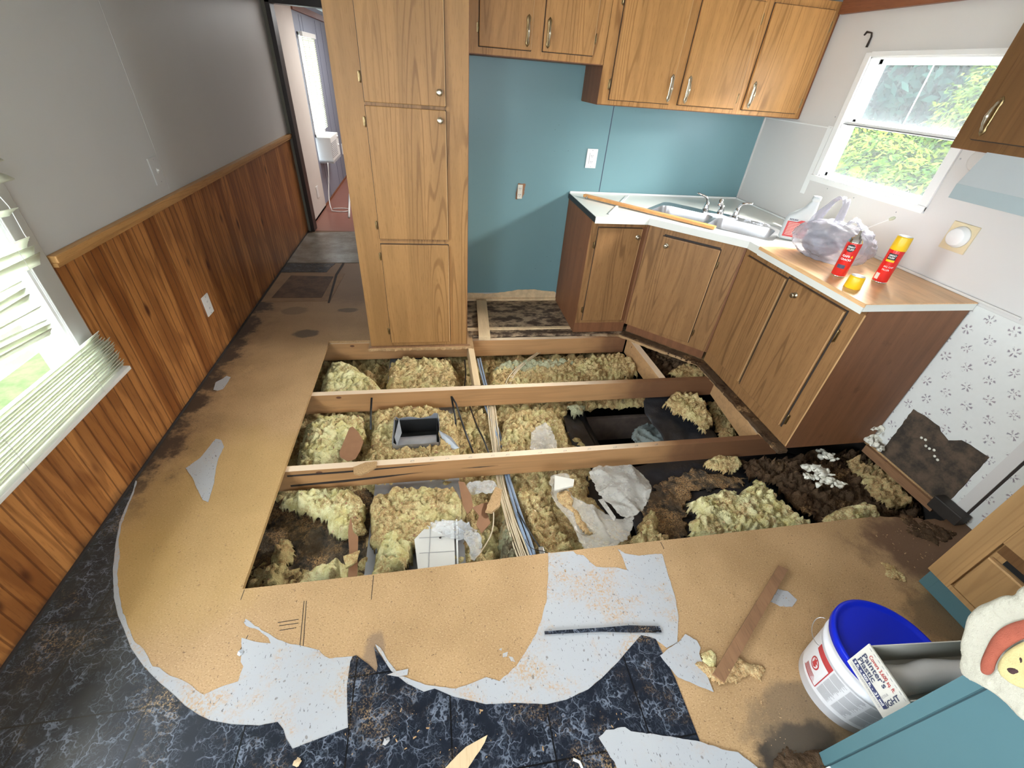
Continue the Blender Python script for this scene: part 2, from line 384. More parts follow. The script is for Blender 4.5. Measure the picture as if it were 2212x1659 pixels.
def film(name, col, alpha, rough=.25):
    t = NT(name, rough); t.b.inputs['Base Color'].default_value = (*col, 1)
    p = t.obj(); n = t.noise(p, 25, 4, .6)
    t.put(t.b.inputs['Alpha'], t.math('ADD', alpha-.12, t.math('MULTIPLY', n, .24)))
    t.bump(t.noise(p, 22, 4, .6, 1.5), .5, .01); return t.m
M['film_white'] = film('cloudy_plastic_sheet', (.66, .63, .57), .37, .14)
M['film_clear'] = film('clear_plastic_wrap', (.80, .82, .84), .26, .12)
M['film_grey'] = film('green_grey_film', (.30, .36, .36), .7)
M['bag'] = film('grey_plastic_bag', (.44, .43, .49), .58, .2)
def glass():
    t = NT('window_glass', .05); t.b.inputs['Base Color'].default_value = (.9, .95, 1, 1); t.b.inputs['Alpha'].default_value = .10
    return t.m
M['glass'] = glass()
M['mat'] = (lambda t: (t.col(t.mix(t.ss(t.noise(t.pos(), 5, 5, .7), .35, .7), (.15, .125, .09), (.30, .28, .25))), t.m)[1])(NT('grey_vinyl_mat', .3))
def redfloor():
    t = NT('reddish_laminate_floor', .3); p = t.pos()
    c = t.mix(t.noise(t.map(p, (1, 12, 1)), 6, 3), (.22, .085, .060), (.33, .14, .10))
    t.col(c); return t.m
M['redfloor'] = redfloor()
def hatch():
    t = NT('stained_subfloor_patch', .7); p = t.pos()
    c = t.mix(t.ss(t.noise(p, 6, 5, .7), .35, .65), (.055, .026, .013), (.13, .066, .032))
    t.col(c); return t.m
M['hatch'] = hatch()
M['hatchframe'] = plain('worn_hatch_frame', (.24, .14, .07), .7, var=.4, vs=12)
M['panelblue'] = plain('blue_grey_panelling', (.24, .26, .33), .5, var=.04)
M['brownboard'] = (lambda t: (t.col(t.mix(t.ss(t.noise(t.obj(), 11, 6, .7), .35, .7), (.028, .022, .016), (.115, .078, .05))), t.m)[1])(NT('mouldy_brown_wallboard', .8))
def leafm(name, a, b):
    t = NT(name, .7, 0, .04); p = t.pos()
    t.col(t.mix(t.ss(t.noise(p, 5, 4, .7), .35, .65), a, b))
    t.b.inputs['Transmission Weight'].default_value = 0
    return t.m
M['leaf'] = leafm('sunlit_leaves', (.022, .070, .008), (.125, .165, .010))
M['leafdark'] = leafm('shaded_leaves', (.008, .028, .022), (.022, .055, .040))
M['grass'] = leafm('lawn_grass', (.040, .055, .022), (.065, .085, .035))
M['bark'] = plain('bark', (.06, .045, .03), .9, var=.3)
def cloth():
    t = NT('quilted_cloth', .9, spec=.15); p = t.obj()
    c = t.mix(t.noise(p, 9, 4), (.42, .40, .32), (.53, .51, .42))
    t.col(c); t.bump(t.noise(p, 60, 5, .7), .9, .006); return t.m
M['cloth'] = cloth()
M['clothred'] = plain('terracotta_stitching', (.32, .08, .045), .9, var=.25, vs=40, bump=.8)
M['clothyellow'] = plain('yellow_stitching', (.55, .47, .22), .9, var=.2, vs=30, bump=.8)
M['clothdark'] = plain('dark_stitching', (.045, .02, .02), .9, var=.3, vs=30, bump=.6)
M['soil'] = plain('dark_ground', (.012, .010, .008), .95, var=.5, vs=10)
M['shade_black'] = plain('painted_shade_black', (.008, .008, .008), .9)  # near-black paint standing in for shade inside openings

# ------------------------------------------------------------------ mesh helpers
class MB:
    def __init__(s): s.v = []; s.f = []; s.sm = []
    def add(s, vs, fs, smooth=False):
        b = len(s.v); s.v += [Vector(v) for v in vs]
        for f in fs: s.f.append([b+i for i in f]); s.sm.append(smooth)
        return s
    def box(s, x0, x1, y0, y1, z0, z1, bev=0, rz=0, c=None):
        if bev:
            bm = bmesh.new(); bmesh.ops.create_cube(bm, size=1)
            for v in bm.verts: v.co = Vector((x0+(v.co.x+.5)*(x1-x0), y0+(v.co.y+.5)*(y1-y0), z0+(v.co.z+.5)*(z1-z0)))
            bmesh.ops.bevel(bm, geom=bm.edges[:], offset=bev, segments=2, affect='EDGES', profile=.6)
            vs = [v.co.copy() for v in bm.verts]; bm.verts.index_update(); fs = [[v.index for v in f.verts] for f in bm.faces]; bm.free()
        else:
            vs = [Vector((x, y, z)) for z in (z0, z1) for y in (y0, y1) for x in (x0, x1)]
            fs = [(0, 2, 3, 1), (4, 5, 7, 6), (0, 1, 5, 4), (2, 6, 7, 3), (0, 4, 6, 2), (1, 3, 7, 5)]
        if rz:
            c = c or Vector(((x0+x1)/2, (y0+y1)/2, 0)); c = Vector(c); R = Matrix.Rotation(rz, 3, 'Z')
            vs = [R @ (v-c)+c for v in vs]
        return s.add(vs, fs)
    def prism(s, poly, z0, z1, holes=()):
        """extruded polygon (xy) with optional holes"""
        loops = [[Vector((x, y, 0)) for x, y in poly]]+[[Vector((x, y, 0)) for x, y in h] for h in holes]
        flat = [v for l in loops for v in l]; tr = tessellate_polygon(loops); n = len(flat)
        vs = [(v.x, v.y, z1) for v in flat]+[(v.x, v.y, z0) for v in flat]
        fs = [tuple(t) for t in tr]+[tuple(n+i for i in reversed(t)) for t in tr]
        b = 0
        for l in loops:
            k = len(l)
            for i in range(k): j = (i+1) % k; fs.append((b+i, b+j, n+b+j, n+b+i))
            b += k
        return s.add(vs, fs)
    def sheet(s, pts3, th, nrm):
        """polygon of 3-D points thickened along nrm"""
        P = [Vector(p) for p in pts3]; nrm = Vector(nrm).normalized(); k = len(P)
        tr = tessellate_polygon([P]); vs = P+[p+nrm*th for p in P]
        fs = [tuple(t) for t in tr]+[tuple(k+i for i in reversed(t)) for t in tr]+[(i, (i+1) % k, k+(i+1) % k, k+i) for i in range(k)]
        return s.add(vs, fs)
    def tube(s, path, r, sides=8, flat=1.0, cap=True, closed=False):
        P = [Vector(p) for p in path]; n = len(P); R = r if isinstance(r, (list, tuple)) else [r]*n
        vs, fs = [], []; up = Vector((0, 0, 1))
        prev = None
        for i in range(n):
            if closed: t = (P[(i+1) % n]-P[i-1])
            else: t = P[min(i+1, n-1)]-P[max(i-1, 0)]
            t.normalize()
            if prev is None:
                a = t.cross(up) if abs(t.dot(up)) < .95 else t.cross(Vector((1, 0, 0)))
            else: a = prev-t*prev.dot(t)
            a.normalize(); prev = a; b = t.cross(a)
            for k in range(sides):
                an = 2*PI*k/sides; vs.append(P[i]+a*math.cos(an)*R[i]+b*math.sin(an)*R[i]*flat)
        m = n if closed else n-1
        for i in range(m):
            for k in range(sides):
                k2 = (k+1) % sides; j = (i+1) % n
                fs.append((i*sides+k, i*sides+k2, j*sides+k2, j*sides+k))
        if cap and not closed: fs += [tuple(range(sides))[::-1], tuple((n-1)*sides+k for k in range(sides))]
        return s.add(vs, fs, True)
    def lathe(s, prof, c, n=32, axis=(0, 0, 1), cap=True):
        """prof: list of (r, h) along axis from point c"""
        ax = Vector(axis).normalized(); a = ax.orthogonal().normalized(); b = ax.cross(a); c = Vector(c)
        vs = [c+ax*h+(a*math.cos(2*PI*k/n)+b*math.sin(2*PI*k/n))*r for r, h in prof for k in range(n)]
        fs = [(i*n+k, i*n+(k+1) % n, (i+1)*n+(k+1) % n, (i+1)*n+k) for i in range(len(prof)-1) for k in range(n)]
        if cap: fs += [tuple(range(n))[::-1], tuple((len(prof)-1)*n+k for k in range(n))]
        return s.add(vs, fs, True)
    def text(s, txt, size, o, xd, yd, depth=.0004, align='LEFT', wrap=None, bold=0, sx=1.0, width=None):
        cu = bpy.data.curves.new('t', 'FONT'); cu.body = txt; cu.size = size; cu.align_x = align; cu.resolution_u = 3; cu.offset = bold
        ob = bpy.data.objects.new('t', cu); me = bpy.data.meshes.new_from_object(ob)
        if width: sx = width/max(1e-6, max(v.co.x for v in me.vertices))
        xd, yd, o = Vector(xd).normalized(), Vector(yd).normalized(), Vector(o); nd = xd.cross(yd)
        bm = bmesh.new(); bm.from_mesh(me)
        if wrap: bmesh.ops.subdivide_edges(bm, edges=[e for e in bm.edges if e.calc_length() > size*.3], cuts=1)
        vs = []
        for v in bm.verts:
            x, y = v.co.x*sx, v.co.y
            vs.append(wrap(x, y) if wrap else o+xd*x+yd*y+nd*depth)
        bm.verts.index_update(); fs = [[v.index for v in f.verts] for f in bm.faces]; bm.free()
        bpy.data.meshes.remove(me); bpy.data.objects.remove(ob); bpy.data.curves.remove(cu)
        return s.add(vs, fs)
    def build(s, name, mat, parent=None, origin=None, smooth=None, mods=None):
        me = bpy.data.meshes.new(name)
        lo = Vector([min(v[i] for v in s.v) for i in range(3)]); hi = Vector([max(v[i] for v in s.v) for i in range(3)])
        if parent is not None: off = wloc(parent)
        elif origin is not None: off = Vector(origin)
        else: off = Vector(((lo.x+hi.x)/2, (lo.y+hi.y)/2, lo.z))
        me.from_pydata([v-off for v in s.v], [], s.f); me.materials.append(mat)
        for p, q in zip(me.polygons, s.sm): p.use_smooth = q if smooth is None else smooth
        bm = bmesh.new(); bm.from_mesh(me); bmesh.ops.recalc_face_normals(bm, faces=bm.faces); bm.to_mesh(me); bm.free()
        o = bpy.data.objects.new(name, me); COL.objects.link(o)
        if parent is not None: o.parent = parent; WL[o.name] = off
        else: o.location = off; WL[o.name] = off
        return o
WL = {}
def wloc(o): return WL[o.name]
def tag(o, label=None, cat=None, group=None, kind=None):
    if label: o['label'] = label
    if cat: o['category'] = cat
    if group: o['group'] = group
    if kind: o['kind'] = kind
    return o
def thing(name, loc, label, cat, group=None):
    o = bpy.data.objects.new(name, None); COL.objects.link(o); o.location = loc; o.empty_display_size = .05; WL[o.name] = Vector(loc)
    return tag(o, label, cat, group)
def struct(name, mb, mat, parent=None, label=None, smooth=None):
    o = mb.build(name, mat, parent, smooth=smooth)
    if parent is None: o['kind'] = 'structure'; tag(o, label, 'room part') if label else None
    return o
def Bx(*a, **k): return MB().box(*a, **k)
def ragged(poly, step=.012, amp=.004, seed=0, closed=True):
    out = []; n = len(poly)
    for i in range(n if closed else n-1):
        a, b = Vector((*poly[i], 0)), Vector((*poly[(i+1) % n], 0)); L = (b-a).length; k = max(1, int(L/step))
        d = (b-a).normalized() if L > 0 else Vector((1, 0, 0)); nn = Vector((-d.y, d.x, 0))
        for j in range(k):
            p = a+(b-a)*(j/k)
            q = amp*(MN.noise(Vector((p.x*60, p.y*60, seed)))+.7*MN.noise(Vector((p.x*150, p.y*150, seed+9)))) if j else 0
            p = p+nn*q; out.append((p.x, p.y))
    return out
def smoothpoly(pts, it=1):
    for _ in range(it):
        q = []
        for i in range(len(pts)):
            a, b = pts[i], pts[(i+1) % len(pts)]
            q += [(a[0]*.75+b[0]*.25, a[1]*.75+b[1]*.25), (a[0]*.25+b[0]*.75, a[1]*.25+b[1]*.75)]
        pts = q
    return pts

# ================================================================== SHELL
XL, XR, YB, ZC = -1.411, 2.528, 3.472, 2.135
YR, YHE = -3.0, 10.5
# floor deck with the cut-out
HOLE = [(-.762, .985), (-.29, .986), (.431, .996), (1.111, .997), (1.65, 1.0), (2.07, 1.0), (2.2, .985), (2.35, .955), (XR-.012, .93),
        (XR-.012, 1.54), (1.93, 1.54), (1.895, 1.50), (1.885, 2.0), (1.885, 2.37), (1.62, 2.62), (1.44, 2.815), (1.0, 2.85), (.262, 2.85), (.262, 2.69), (-.48, 2.69), (-.48, 2.812), (-.762, 2.815)]
hr = []
for i in range(len(HOLE)):
    a, b = HOLE[i], HOLE[(i+1) % len(HOLE)]
    rough_edge = i in (5, 6, 7, 10, 11, 12, 13, 14, 15, 16, 18)
    seg = ragged([a, b], .02, .012 if rough_edge else .0006, i, closed=False)
    hr += seg
floor = struct('floor', MB().prism([(XL, YR), (XR, YR), (XR, YB), (-.40, YB), (-.40, 5.40), (XL, 5.40)], -.019, 0, [hr]), M['particle'], label='tan particle board subfloor with a rectangular hole cut through it')
# saw kerfs and printed marks in the board
k = MB()
for a, b in (((807, 1243), (802, 1295)), ((528, 1274), (520, 1296)), ((662, 1298), (655, 1395)), ((657, 1298), (648, 1395)), ((600, 1345), (645, 1338)), ((603, 1352), (645, 1346)), ((604, 1362), (640, 1356)), ((1427, 1171), (1434, 1185)), ((536, 1372+0), (515, 1412))):
    p, q = FP([a, b], 0); d = Vector((q[0]-p[0], q[1]-p[1], 0)); n = Vector((-d.y, d.x, 0)).normalized()*.0012
    k.sheet([(p[0]-n.x, p[1]-n.y, .0003), (q[0]-n.x, q[1]-n.y, .0003), (q[0]+n.x, q[1]+n.y, .0003), (p[0]+n.x, p[1]+n.y, .0003)], .0003, (0, 0, 1))
k.build('saw_cuts', M['dark'], floor)
# unseen crawl space box; its top lid is added to keep light out
struct('trim_9', MB().box(XL-.1, XR+.1, YR, 5.6, -.95, -.93).box(XL-.1, XL-.08, YR, 5.6, -.93, -.019).box(XR+.08, XR+.1, YR, 5.6, -.93, -.019)
       .box(XL-.1, XR+.1, YR-.02, YR, -.93, -.019).box(XL-.1, XR+.1, 5.58, 5.6, -.93, -.019).box(-.40, XR+.1, YB+.1, 5.6, -.035, -.019), M['soil'], label='dark crawl space ground and skirting, with an unseen lid added to block light')

# black vinyl sheet layer (lies on the deck)
outer_px = [(293, 1038), (287, 1062), (270, 1100), (258, 1130), (250, 1175), (244, 1230), (246, 1290), (255, 1330), (268, 1360), (283, 1400), (310, 1440), (345, 1475), (380, 1505), (400, 1525), (430, 1545),
            (455, 1557), (500, 1565), (560, 1568), (600, 1560), (612, 1575), (618, 1595), (632, 1618), (752, 1572), (750, 1520), (750, 1480), (757, 1430), (762, 1418), (770, 1416), (797, 1436), (813, 1452),
            (816, 1440), (808, 1397), (845, 1450), (880, 1478), (916, 1495), (939, 1488), (981, 1506), (1050, 1522), (1115, 1519), (1180, 1522), (1223, 1512), (1270, 1490), (1300, 1465), (1335, 1430), (1360, 1400), (1386, 1371), (1416, 1381), (1458, 1466), (1511, 1601), (1560, 1720)]
O = FP(outer_px, 0)
vin = [(XL+.001, 1.60)]+O+[(O[-1][0], O[-1][1]-.3), (.2, -.2), (.1, YR+.1), (XL+.001, YR+.1)]
vs_ = MB().prism(vin, .0002, .0026).build('vinyl_flooring', M['vinyl'], floor)
# white felt backing left where the vinyl tore away
W1in = [(740, 1420), (712, 1423), (695, 1412), (690, 1405), (650, 1395), (628, 1392), (600, 1382), (572, 1365), (545, 1347), (531, 1337), (527, 1345), (532, 1352), (560, 1362), (580, 1378), (585, 1390), (560, 1388), (522, 1378), (522, 1412), (520, 1430), (526, 1440), (515, 1472), (480, 1483), (440, 1501), (425, 1492), (415, 1482), (395, 1470), (360, 1455), (345, 1442), (330, 1440), (316, 1412), (303, 1395), (290, 1385), (284, 1370), (274, 1345), (262, 1310), (257, 1280), (253, 1240), (259, 1200), (256, 1165), (263, 1130), (276, 1096), (290, 1062), (296, 1040)]
W1 = FP([p for p in outer_px[:27]], 0)+FP(W1in, 0)
b1 = MB().prism(ragged(W1, .015, .003, 3), .0003, .0016).build('felt_backing', M['backing'], floor)
W2o = [(811, 1392), (815, 1402)]+outer_px[32:46]+[(1416, 1381), (1420, 1385), (1440, 1400), (1450, 1395), (1463, 1388), (1465, 1330), (1458, 1290), (1450, 1265), (1430, 1197), (1415, 1197), (1380, 1201), (1350, 1196), (1333, 1185), (1345, 1205), (1355, 1232), (1330, 1226), (1300, 1226), (1288, 1225), (1275, 1215), (1260, 1200), (1245, 1198), (1238, 1191), (1190, 1195), (1184, 1194)]
W2i = [(1184, 1250), (1180, 1302), (1162, 1360), (1136, 1407), (1115, 1439), (1079, 1472), (1050, 1463), (1017, 1477), (985, 1488), (927, 1481), (890, 1469), (862, 1457), (840, 1430), (822, 1400)]
MB().prism(ragged(FP(W2o+W2i, 0), .015, .003, 5), .0005, .0019).build('felt_backing', M['backing'], floor)
# ---- hall floor coverings
MB().prism(FP([(660, 504), (790, 500), (820, 568), (617.5, 568)], 0), .0004, .004).build('vinyl_mat', M['mat'], floor)
MB().prism([(XL+.01, 4.31), (-.955, 4.31), (-.985, 4.2), (-1.0, 4.09), (XL+.01, 4.09)], .0004, .003).build('black_vinyl_patch', M['vinyl'], floor)
MB().prism([(XL+.02, 3.46), (-.865, 3.47), (-.83, 4.05), (XL+.02, 4.07)], .0003, .003).build('hatch_frame', M['hatchframe'], floor)
MB().prism([(-1.33, 3.53), (-.94, 3.53), (-.92, 3.98), (-1.29, 4.0)], .003, .005).build('hatch_panel', M['hatch'], floor)
MB().prism(FP([(740, 569), (744, 570), (729, 595), (712, 655), (708, 655), (724, 594)], 0), .003, .0042).build('board_seam', M['dark'], floor)
struct('floor_hall', Bx(XL-.05, .6, 5.33, YHE, -.02, .003), M['redfloor'], label='reddish wood laminate floor of the room beyond the doorway')

# ---- walls
WOY0, WOY1, WOZ0, WOZ1 = .62, 1.70, .50, 1.95       # left window opening
lw = MB().box(XL-.1, XL, 1.70, 5.40, 0, ZC).box(XL-.1, XL, -.55, WOY0, 0, ZC).box(XL-.1, XL, YR, -2.25, 0, ZC).box(XL-.1, XL, -2.25, -.55, 0, .7).box(XL-.1, XL, -2.25, -.55, 1.95, ZC).box(XL-.1, XL, WOY0, WOY1, WOZ1, ZC).box(XL-.1, XL, WOY0, WOY1, 0, WOZ0)
wall_left = struct('wall_left', lw, M['grey_wall'], label='pale grey left wall above wood panelling')
wp = MB()
wp.box(XL, XL+.006, 1.79, 2.10, 0, .95); wp.box(XL, XL+.006, 2.104, 3.32, 0, .95).box(XL, XL+.006, 3.324, 5.33, 0, .95)
wp.box(XL, XL+.006, -.5, 1.7895, 0, .52).box(XL, XL+.006, -.5, .53, .52, .95)
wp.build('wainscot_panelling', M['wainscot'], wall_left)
MB().box(XL, XL+.0015, 2.783, 2.789, .98, ZC).build('panel_seam', M['grey_wall'], wall_left)
struct('trim_1', MB().box(XL, XL+.026, 1.80, 5.32, .935, .952, bev=.002).box(XL, XL+.034, 1.80, 5.32, .952, .979, bev=.004), M['rail'], label='varnished pine chair rail capping the wood panelling')
struct('baseboard_left', Bx(XL, XL+.012, -.5, 5.30, 0, .012), M['dark'], label='dark grimy edge where panelling meets the floor')
# back wall
bwall = struct('wall_back', MB().box(-.42, XR+.1, YB, YB+.1, -.019, ZC), M['grey_wall'], label='rear kitchen wall behind the cabinets')
MB().box(.19, 1.305, YB-.004, YB, .07, 1.9).box(1.311, XR-.004, YB-.004, YB, .88, 1.6).build('blue_panel', M['blue'], bwall)
MB().box(1.304, 1.309, YB-.0055, YB-.0035, .92, 1.6).build('seam', M['ink'], bwall)
MB().box(1.309, 1.316, YB-.0065, YB-.0035, .92, 1.6).build('seam_strip', M['blue'], bwall)
MB().box(XR-.012, XR-.001, YB-.012, YB-.001, .92, 1.6).build('corner_bead', M['white_wall'], bwall)
# torn paper and bare nailing strip at foot of the blue wall
tp = [(.215, .055), (.30, .07), (.45, .06), (.60, .075), (.72, .098), (.85, .10), (.98, .085), (1.06, .075), (1.07, .012), (.215, .012)]
MB().sheet([(x, YB-.006, z) for x, z in ragged(tp, .02, .004, 4)], .003, (0, 1, 0)).build('torn_paper_strip', M['palewood'], bwall)
MB().box(.215, 1.07, YB-.022, YB-.006, 0, .022).build('nailing_strip', M['palewood'], bwall)
# right wall with window opening
RY0, RY1, RZ0, RZ1 = 2.005, 2.735, 1.225, 1.850
rw = MB().box(XR, XR+.1, RY1, YB, -.019, ZC).box(XR, XR+.1, YR, RY0, -.019, ZC).box(XR, XR+.1, RY0, RY1, RZ1, ZC).box(XR, XR+.1, RY0, RY1, -.019, RZ0)
wall_right = struct('wall_right', rw, M['white_wall'], label='white right wall holding the kitchen window')
MB().box(XR-.003, XR, -.5, 1.485, .0, .90).build('floral_wallpaper', M['floral'], wall_right)
MB().box(XR-.008, XR-.003, 2.80, YB-.01, 1.487, 1.494).box(XR-.002, XR, 2.79, 2.83, 1.10, 1.5).build('patch_edge', M['white'], wall_right)
bp = [(1.408, .319), (1.319, .324), (1.265, .323), (1.246, .306), (1.196, .291), (1.155, .331), (1.116, .337), (1.03, .34), (1.016, .07), (1.02, -.005), (1.40, -.01)]
MB().sheet([(XR-.009, y, z) for y, z in ragged(bp, .02, .004, 2)], .006, (1, 0, 0)).build('brown_wallboard_patch', M['brownboard'], wall_right)
gash = MB()
for k_ in range(7):
    y = 1.29-.02*k_; z = .22+.012*math.sin(k_*2)-.006*k_
    gash.lathe([(.001, 0), (.008, .001), (.006, .002), (.001, .003)], (XR-.009, y, z), 6, (-1, 0, 0))
gash.build('foam_streak', M['foam'], wall_right)
struct('trim_2', MB().box(XR-.010, XR-.003, .935, .985, .02, .90), M['white_wall'], label='white batten strip standing on the floral wallpaper')
struct('trim_3', MB().box(XR-.006, XR-.003, .925, .935, .02, .90), M['dark'], label='dark gap beside the white batten strip')
struct('baseboard_right', MB().box(XR-.03, XR-.01, 1.03, 1.475, -.06, -.01), M['oldwood'], label='brown bottom plate exposed below the brown wallboard patch')
# ceiling, rear wall, hall
struct('ceiling', MB().box(XL-.1, XR+.1, YR-.1, YB+.1, ZC, ZC+.08).box(XL-.1, .6, YB+.1, 5.45, ZC, ZC+.08), M['ceiling'], label='white ceiling')
struct('trim_4', Bx(XR-.03, XR, YR, 3.10, ZC-.075, ZC), M['trimwood'], label='brown crown trim along the top of the right wall')
wr = MB().box(XL-.1, XR+.1, YR-.1, YR, 0, .9).box(XL-.1, XR+.1, YR-.1, YR, 2.0, ZC).box(XL-.1, -.2, YR-.1, YR, .9, 2.0).box(1.4, XR+.1, YR-.1, YR, .9, 2.0)
struct('wall_rear', wr, M['white_wall'], label='wall behind the viewer with a wide window')
struct('wall_passage', MB().box(-.40, -.35, YB+.1, 5.4, 0, ZC), M['hall_white'], label='right side wall of the passage behind the pantry')
# doorway casing
dz = 1.985
struct('door_1', MB().box(XL+.035, XL+.075, 5.30, 5.44, 0, 2.05, bev=.003).box(XL+.035, -.38, 5.30, 5.44, dz, 2.05, bev=.003).box(-.42, -.38, 5.30, 5.44, 0, 2.05), M['darkdoor'], label='dark brown door casing at the end of the passage')
struct('trim_5', MB().box(XL, XL+.036, 5.32, 5.40, 0, ZC), plain('grey_green_jamb', (.17, .16, .12), .5), label='grey green strip between left wall and dark door casing')
struct('wall_header', Bx(XL, -.38, 5.33, 5.43, 2.05, ZC), M['darkdoor'], label='dark wall above the doorway')
HX = XL-.0
hw = MB().box(HX-.08, HX+.012, 5.44, 6.37, 0, ZC+.1)
struct('wall_hall_near', hw, M['hall_white'], label='white wall panel just inside the far room')
HY0, HY1, HZ0, HZ1 = 6.50, 7.20, .80, 1.84
h2 = MB().box(HX-.08, HX, 6.37, HY0, 0, ZC).box(HX-.08, HX, HY1, YHE, 0, ZC).box(HX-.08, HX, HY0, HY1, HZ1, ZC).box(HX-.08, HX, HY0, HY1, 0, .52)
wh = struct('wall_hall_far', h2, M['panelblue'], label='blue grey panelled wall of the far room')
gv = MB()
for y in (6.72, 6.86, 7.62, 8.0, 8.5, 9.1): gv.box(HX, HX+.002, y, y+.008, 0, 2.0)
gv.build('panel_grooves', M['ink'], wh)
struct('trim_6', Bx(HX, HX+.03, 6.37, YHE, 2.02, 2.08), M['trimwood'], label='brown crown trim in the far room')
struct('baseboard_hall', MB().box(HX, HX+.012, 5.44, YHE, .003, .025), M['trimwood'], label='brown base strip in the far room')
struct('wall_hall_end', MB().box(HX-.1, .7, YHE, YHE+.1, 0, ZC).box(.6, .7, 5.45, YHE, 0, ZC), M['hall_white'], label='far end and side walls of the far room')
struct('ceiling_hall', Bx(HX-.1, .7, 5.43, YHE+.1, 2.16, 2.24), M['ceiling'], label='white ceiling of the far room')
struct('wall_hall_side', Bx(-.38, .6, 5.40, 5.44, 0, ZC+.1), M['hall_white'], label='partition beside the doorway seen from the far room')

# ---- right kitchen window
w1 = struct('window_1', MB().box(XR-.012, XR, 1.955, 2.005, 1.20, 1.87, bev=.002).box(XR-.012, XR, 2.735, 2.775, 1.20, 1.87, bev=.002).box(XR-.012, XR, 2.005, 2.735, 1.852, 1.875, bev=.002).box(XR-.018, XR, 1.955, 2.79, 1.19, 1.225, bev=.003), M['white'], label='white framed two pane kitchen window over the counter')
def frame(y0, y1, z0, z1, x0, x1, t): return MB().box(x0, x1, y0, y1, z0, z0+t, bev=.002).box(x0, x1, y0, y1, z1-t, z1, bev=.002).box(x0, x1, y0, y0+t, z0, z1, bev=.002).box(x0, x1, y1-t, y1, z0, z1, bev=.002)
MB().box(XR, XR+.095, RY1-.006, RY1, RZ0, RZ1).box(XR, XR+.095, RY0, RY0+.006, RZ0, RZ1).box(XR, XR+.095, RY0, RY1, RZ0, RZ0+.006).box(XR, XR+.095, RY0, RY1, RZ1-.006, RZ1).build('jamb', M['vinyl_frame'], w1)
s1 = frame(RY0+.006, RY1-.006, 1.525, RZ1-.006, XR+.06, XR+.09, .025).build('upper_sash', M['vinyl_frame'], w1)
MB().box(XR+.074, XR+.077, RY0+.03, RY1-.03, 1.55, RZ1-.03).build('pane', M['glass'], s1)
s2 = frame(RY0+.006, RY1-.006, RZ0+.006, 1.535, XR+.035, XR+.06, .022).build('lower_sash', M['vinyl_frame'], w1)
MB().box(XR+.047, XR+.050, RY0+.03, RY1-.03, RZ0+.03, 1.515).build('pane', M['glass'], s2)
MB().box(XR+.006, XR+.034, RY0, RY1, 1.522, 1.536, bev=.002).build('meeting_rail', M['white'], w1)
MB().box(XR+.002, XR+.008, RY0+.01, RY1-.01, 1.519, 1.522).build('gasket', M['black'], w1)
MB().box(XR+.080, XR+.083, 2.40, 2.405, 1.55, 1.82).build('cord', M['white'], w1)

# ---- left window
w2 = struct('window_2', MB().box(XL, XL+.014, 1.705, 1.79, .48, 1.98, bev=.003).box(XL, XL+.014, .53, .615, .48, 1.98, bev=.003).box(XL, XL+.014, .615, 1.705, 1.93, 1.98, bev=.003), plain('grey_window_casing', (.44, .43, .40), .5), label='left wall window with grey casing behind the crooked blind')
MB().box(XL-.1, XL+.005, 1.69, 1.706, .50, 1.95).box(XL-.1, XL+.005, .615, .63, .50, 1.95).box(XL-.1, XL+.005, .615, 1.706, .49, .51).box(XL-.1, XL+.005, .615, 1.706, 1.93, 1.95).build('jamb', M['vinyl_frame'], w2)
s3 = frame(.63, 1.69, .51, 1.93, XL-.09, XL-.05, .035).box(XL-.09, XL-.05, .63, 1.69, 1.24, 1.28).build('sash', M['vinyl_frame'], w2)
MB().box(XL-.072, XL-.069, .67, 1.65, .67, 1.89).build('pane', M['glass'], s3)
MB().box(XL, XL+.05, .53, 1.80, .455, .478, bev=.004).build('sill', M['grey_wall'], w2)

# ---- far-room window
w3 = struct('window_3', frame(HY0, HY1, .80, HZ1, HX-.05, HX+.01, .03), M['vinyl_frame'], label='narrow far room window behind a closed white blind')
MB().box(HX-.03, HX-.027, HY0+.02, HY1-.02, .82, 1.82).build('pane', M['glass'], w3)
struct('added_window_5', MB().box(XL-.06, XL-.02, -2.25, -2.2, .7, 1.95).box(XL-.06, XL-.02, -.6, -.55, .7, 1.95).box(XL-.06, XL-.02, -2.25, -.55, .7, .75).box(XL-.06, XL-.02, -2.25, -.55, 1.9, 1.95), M['vinyl_frame'], label='unseen left window behind the viewer, added to light the right wall')  # window added out of view to let light reach the right wall
# ---- rear window frame
w4 = struct('window_4', MB().box(-.2, 1.4, YR-.08, YR-.04, .9, .95).box(-.2, 1.4, YR-.08, YR-.04, 1.95, 2.0).box(.57, .63, YR-.08, YR-.04, .9, 2.0), M['vinyl_frame'], label='wide window in the wall behind the viewer')

# ================================================================== CABINETS
class Fr:
    """local frame on a cabinet face: u to the viewer's right, z up, n out of the face"""
    def __init__(s, o, u, n): s.o = Vector(o); s.u = Vector(u).normalized(); s.n = Vector(n).normalized()
    def p(s, a, z, d=0): return s.o+s.u*a+s.n*d+Vector((0, 0, z))
    def box(s, mb, a0, a1, z0, z1, d0, d1, bev=0):
        t = MB().box(a0, a1, d0, d1, z0, z1, bev=bev)
        mb.add([s.p(v.x, v.z, v.y) for v in t.v], t.f); return mb
def hinge(fr, a, z, par, side=1, h=.05):
    mb = MB(); fr.box(mb, a-.007, a+.007, z-h*.42, z+h*.42, 0, .003, .001)
    mb.tube([fr.p(a+.002*side, z-h*.5, .006), fr.p(a+.002*side, z-h*.3, .007), fr.p(a+.002*side, z+h*.3, .007), fr.p(a+.002*side, z+h*.5, .006)], [.002, .004, .004, .002], 8)
    return mb.build('hinge', M['brass'], par)
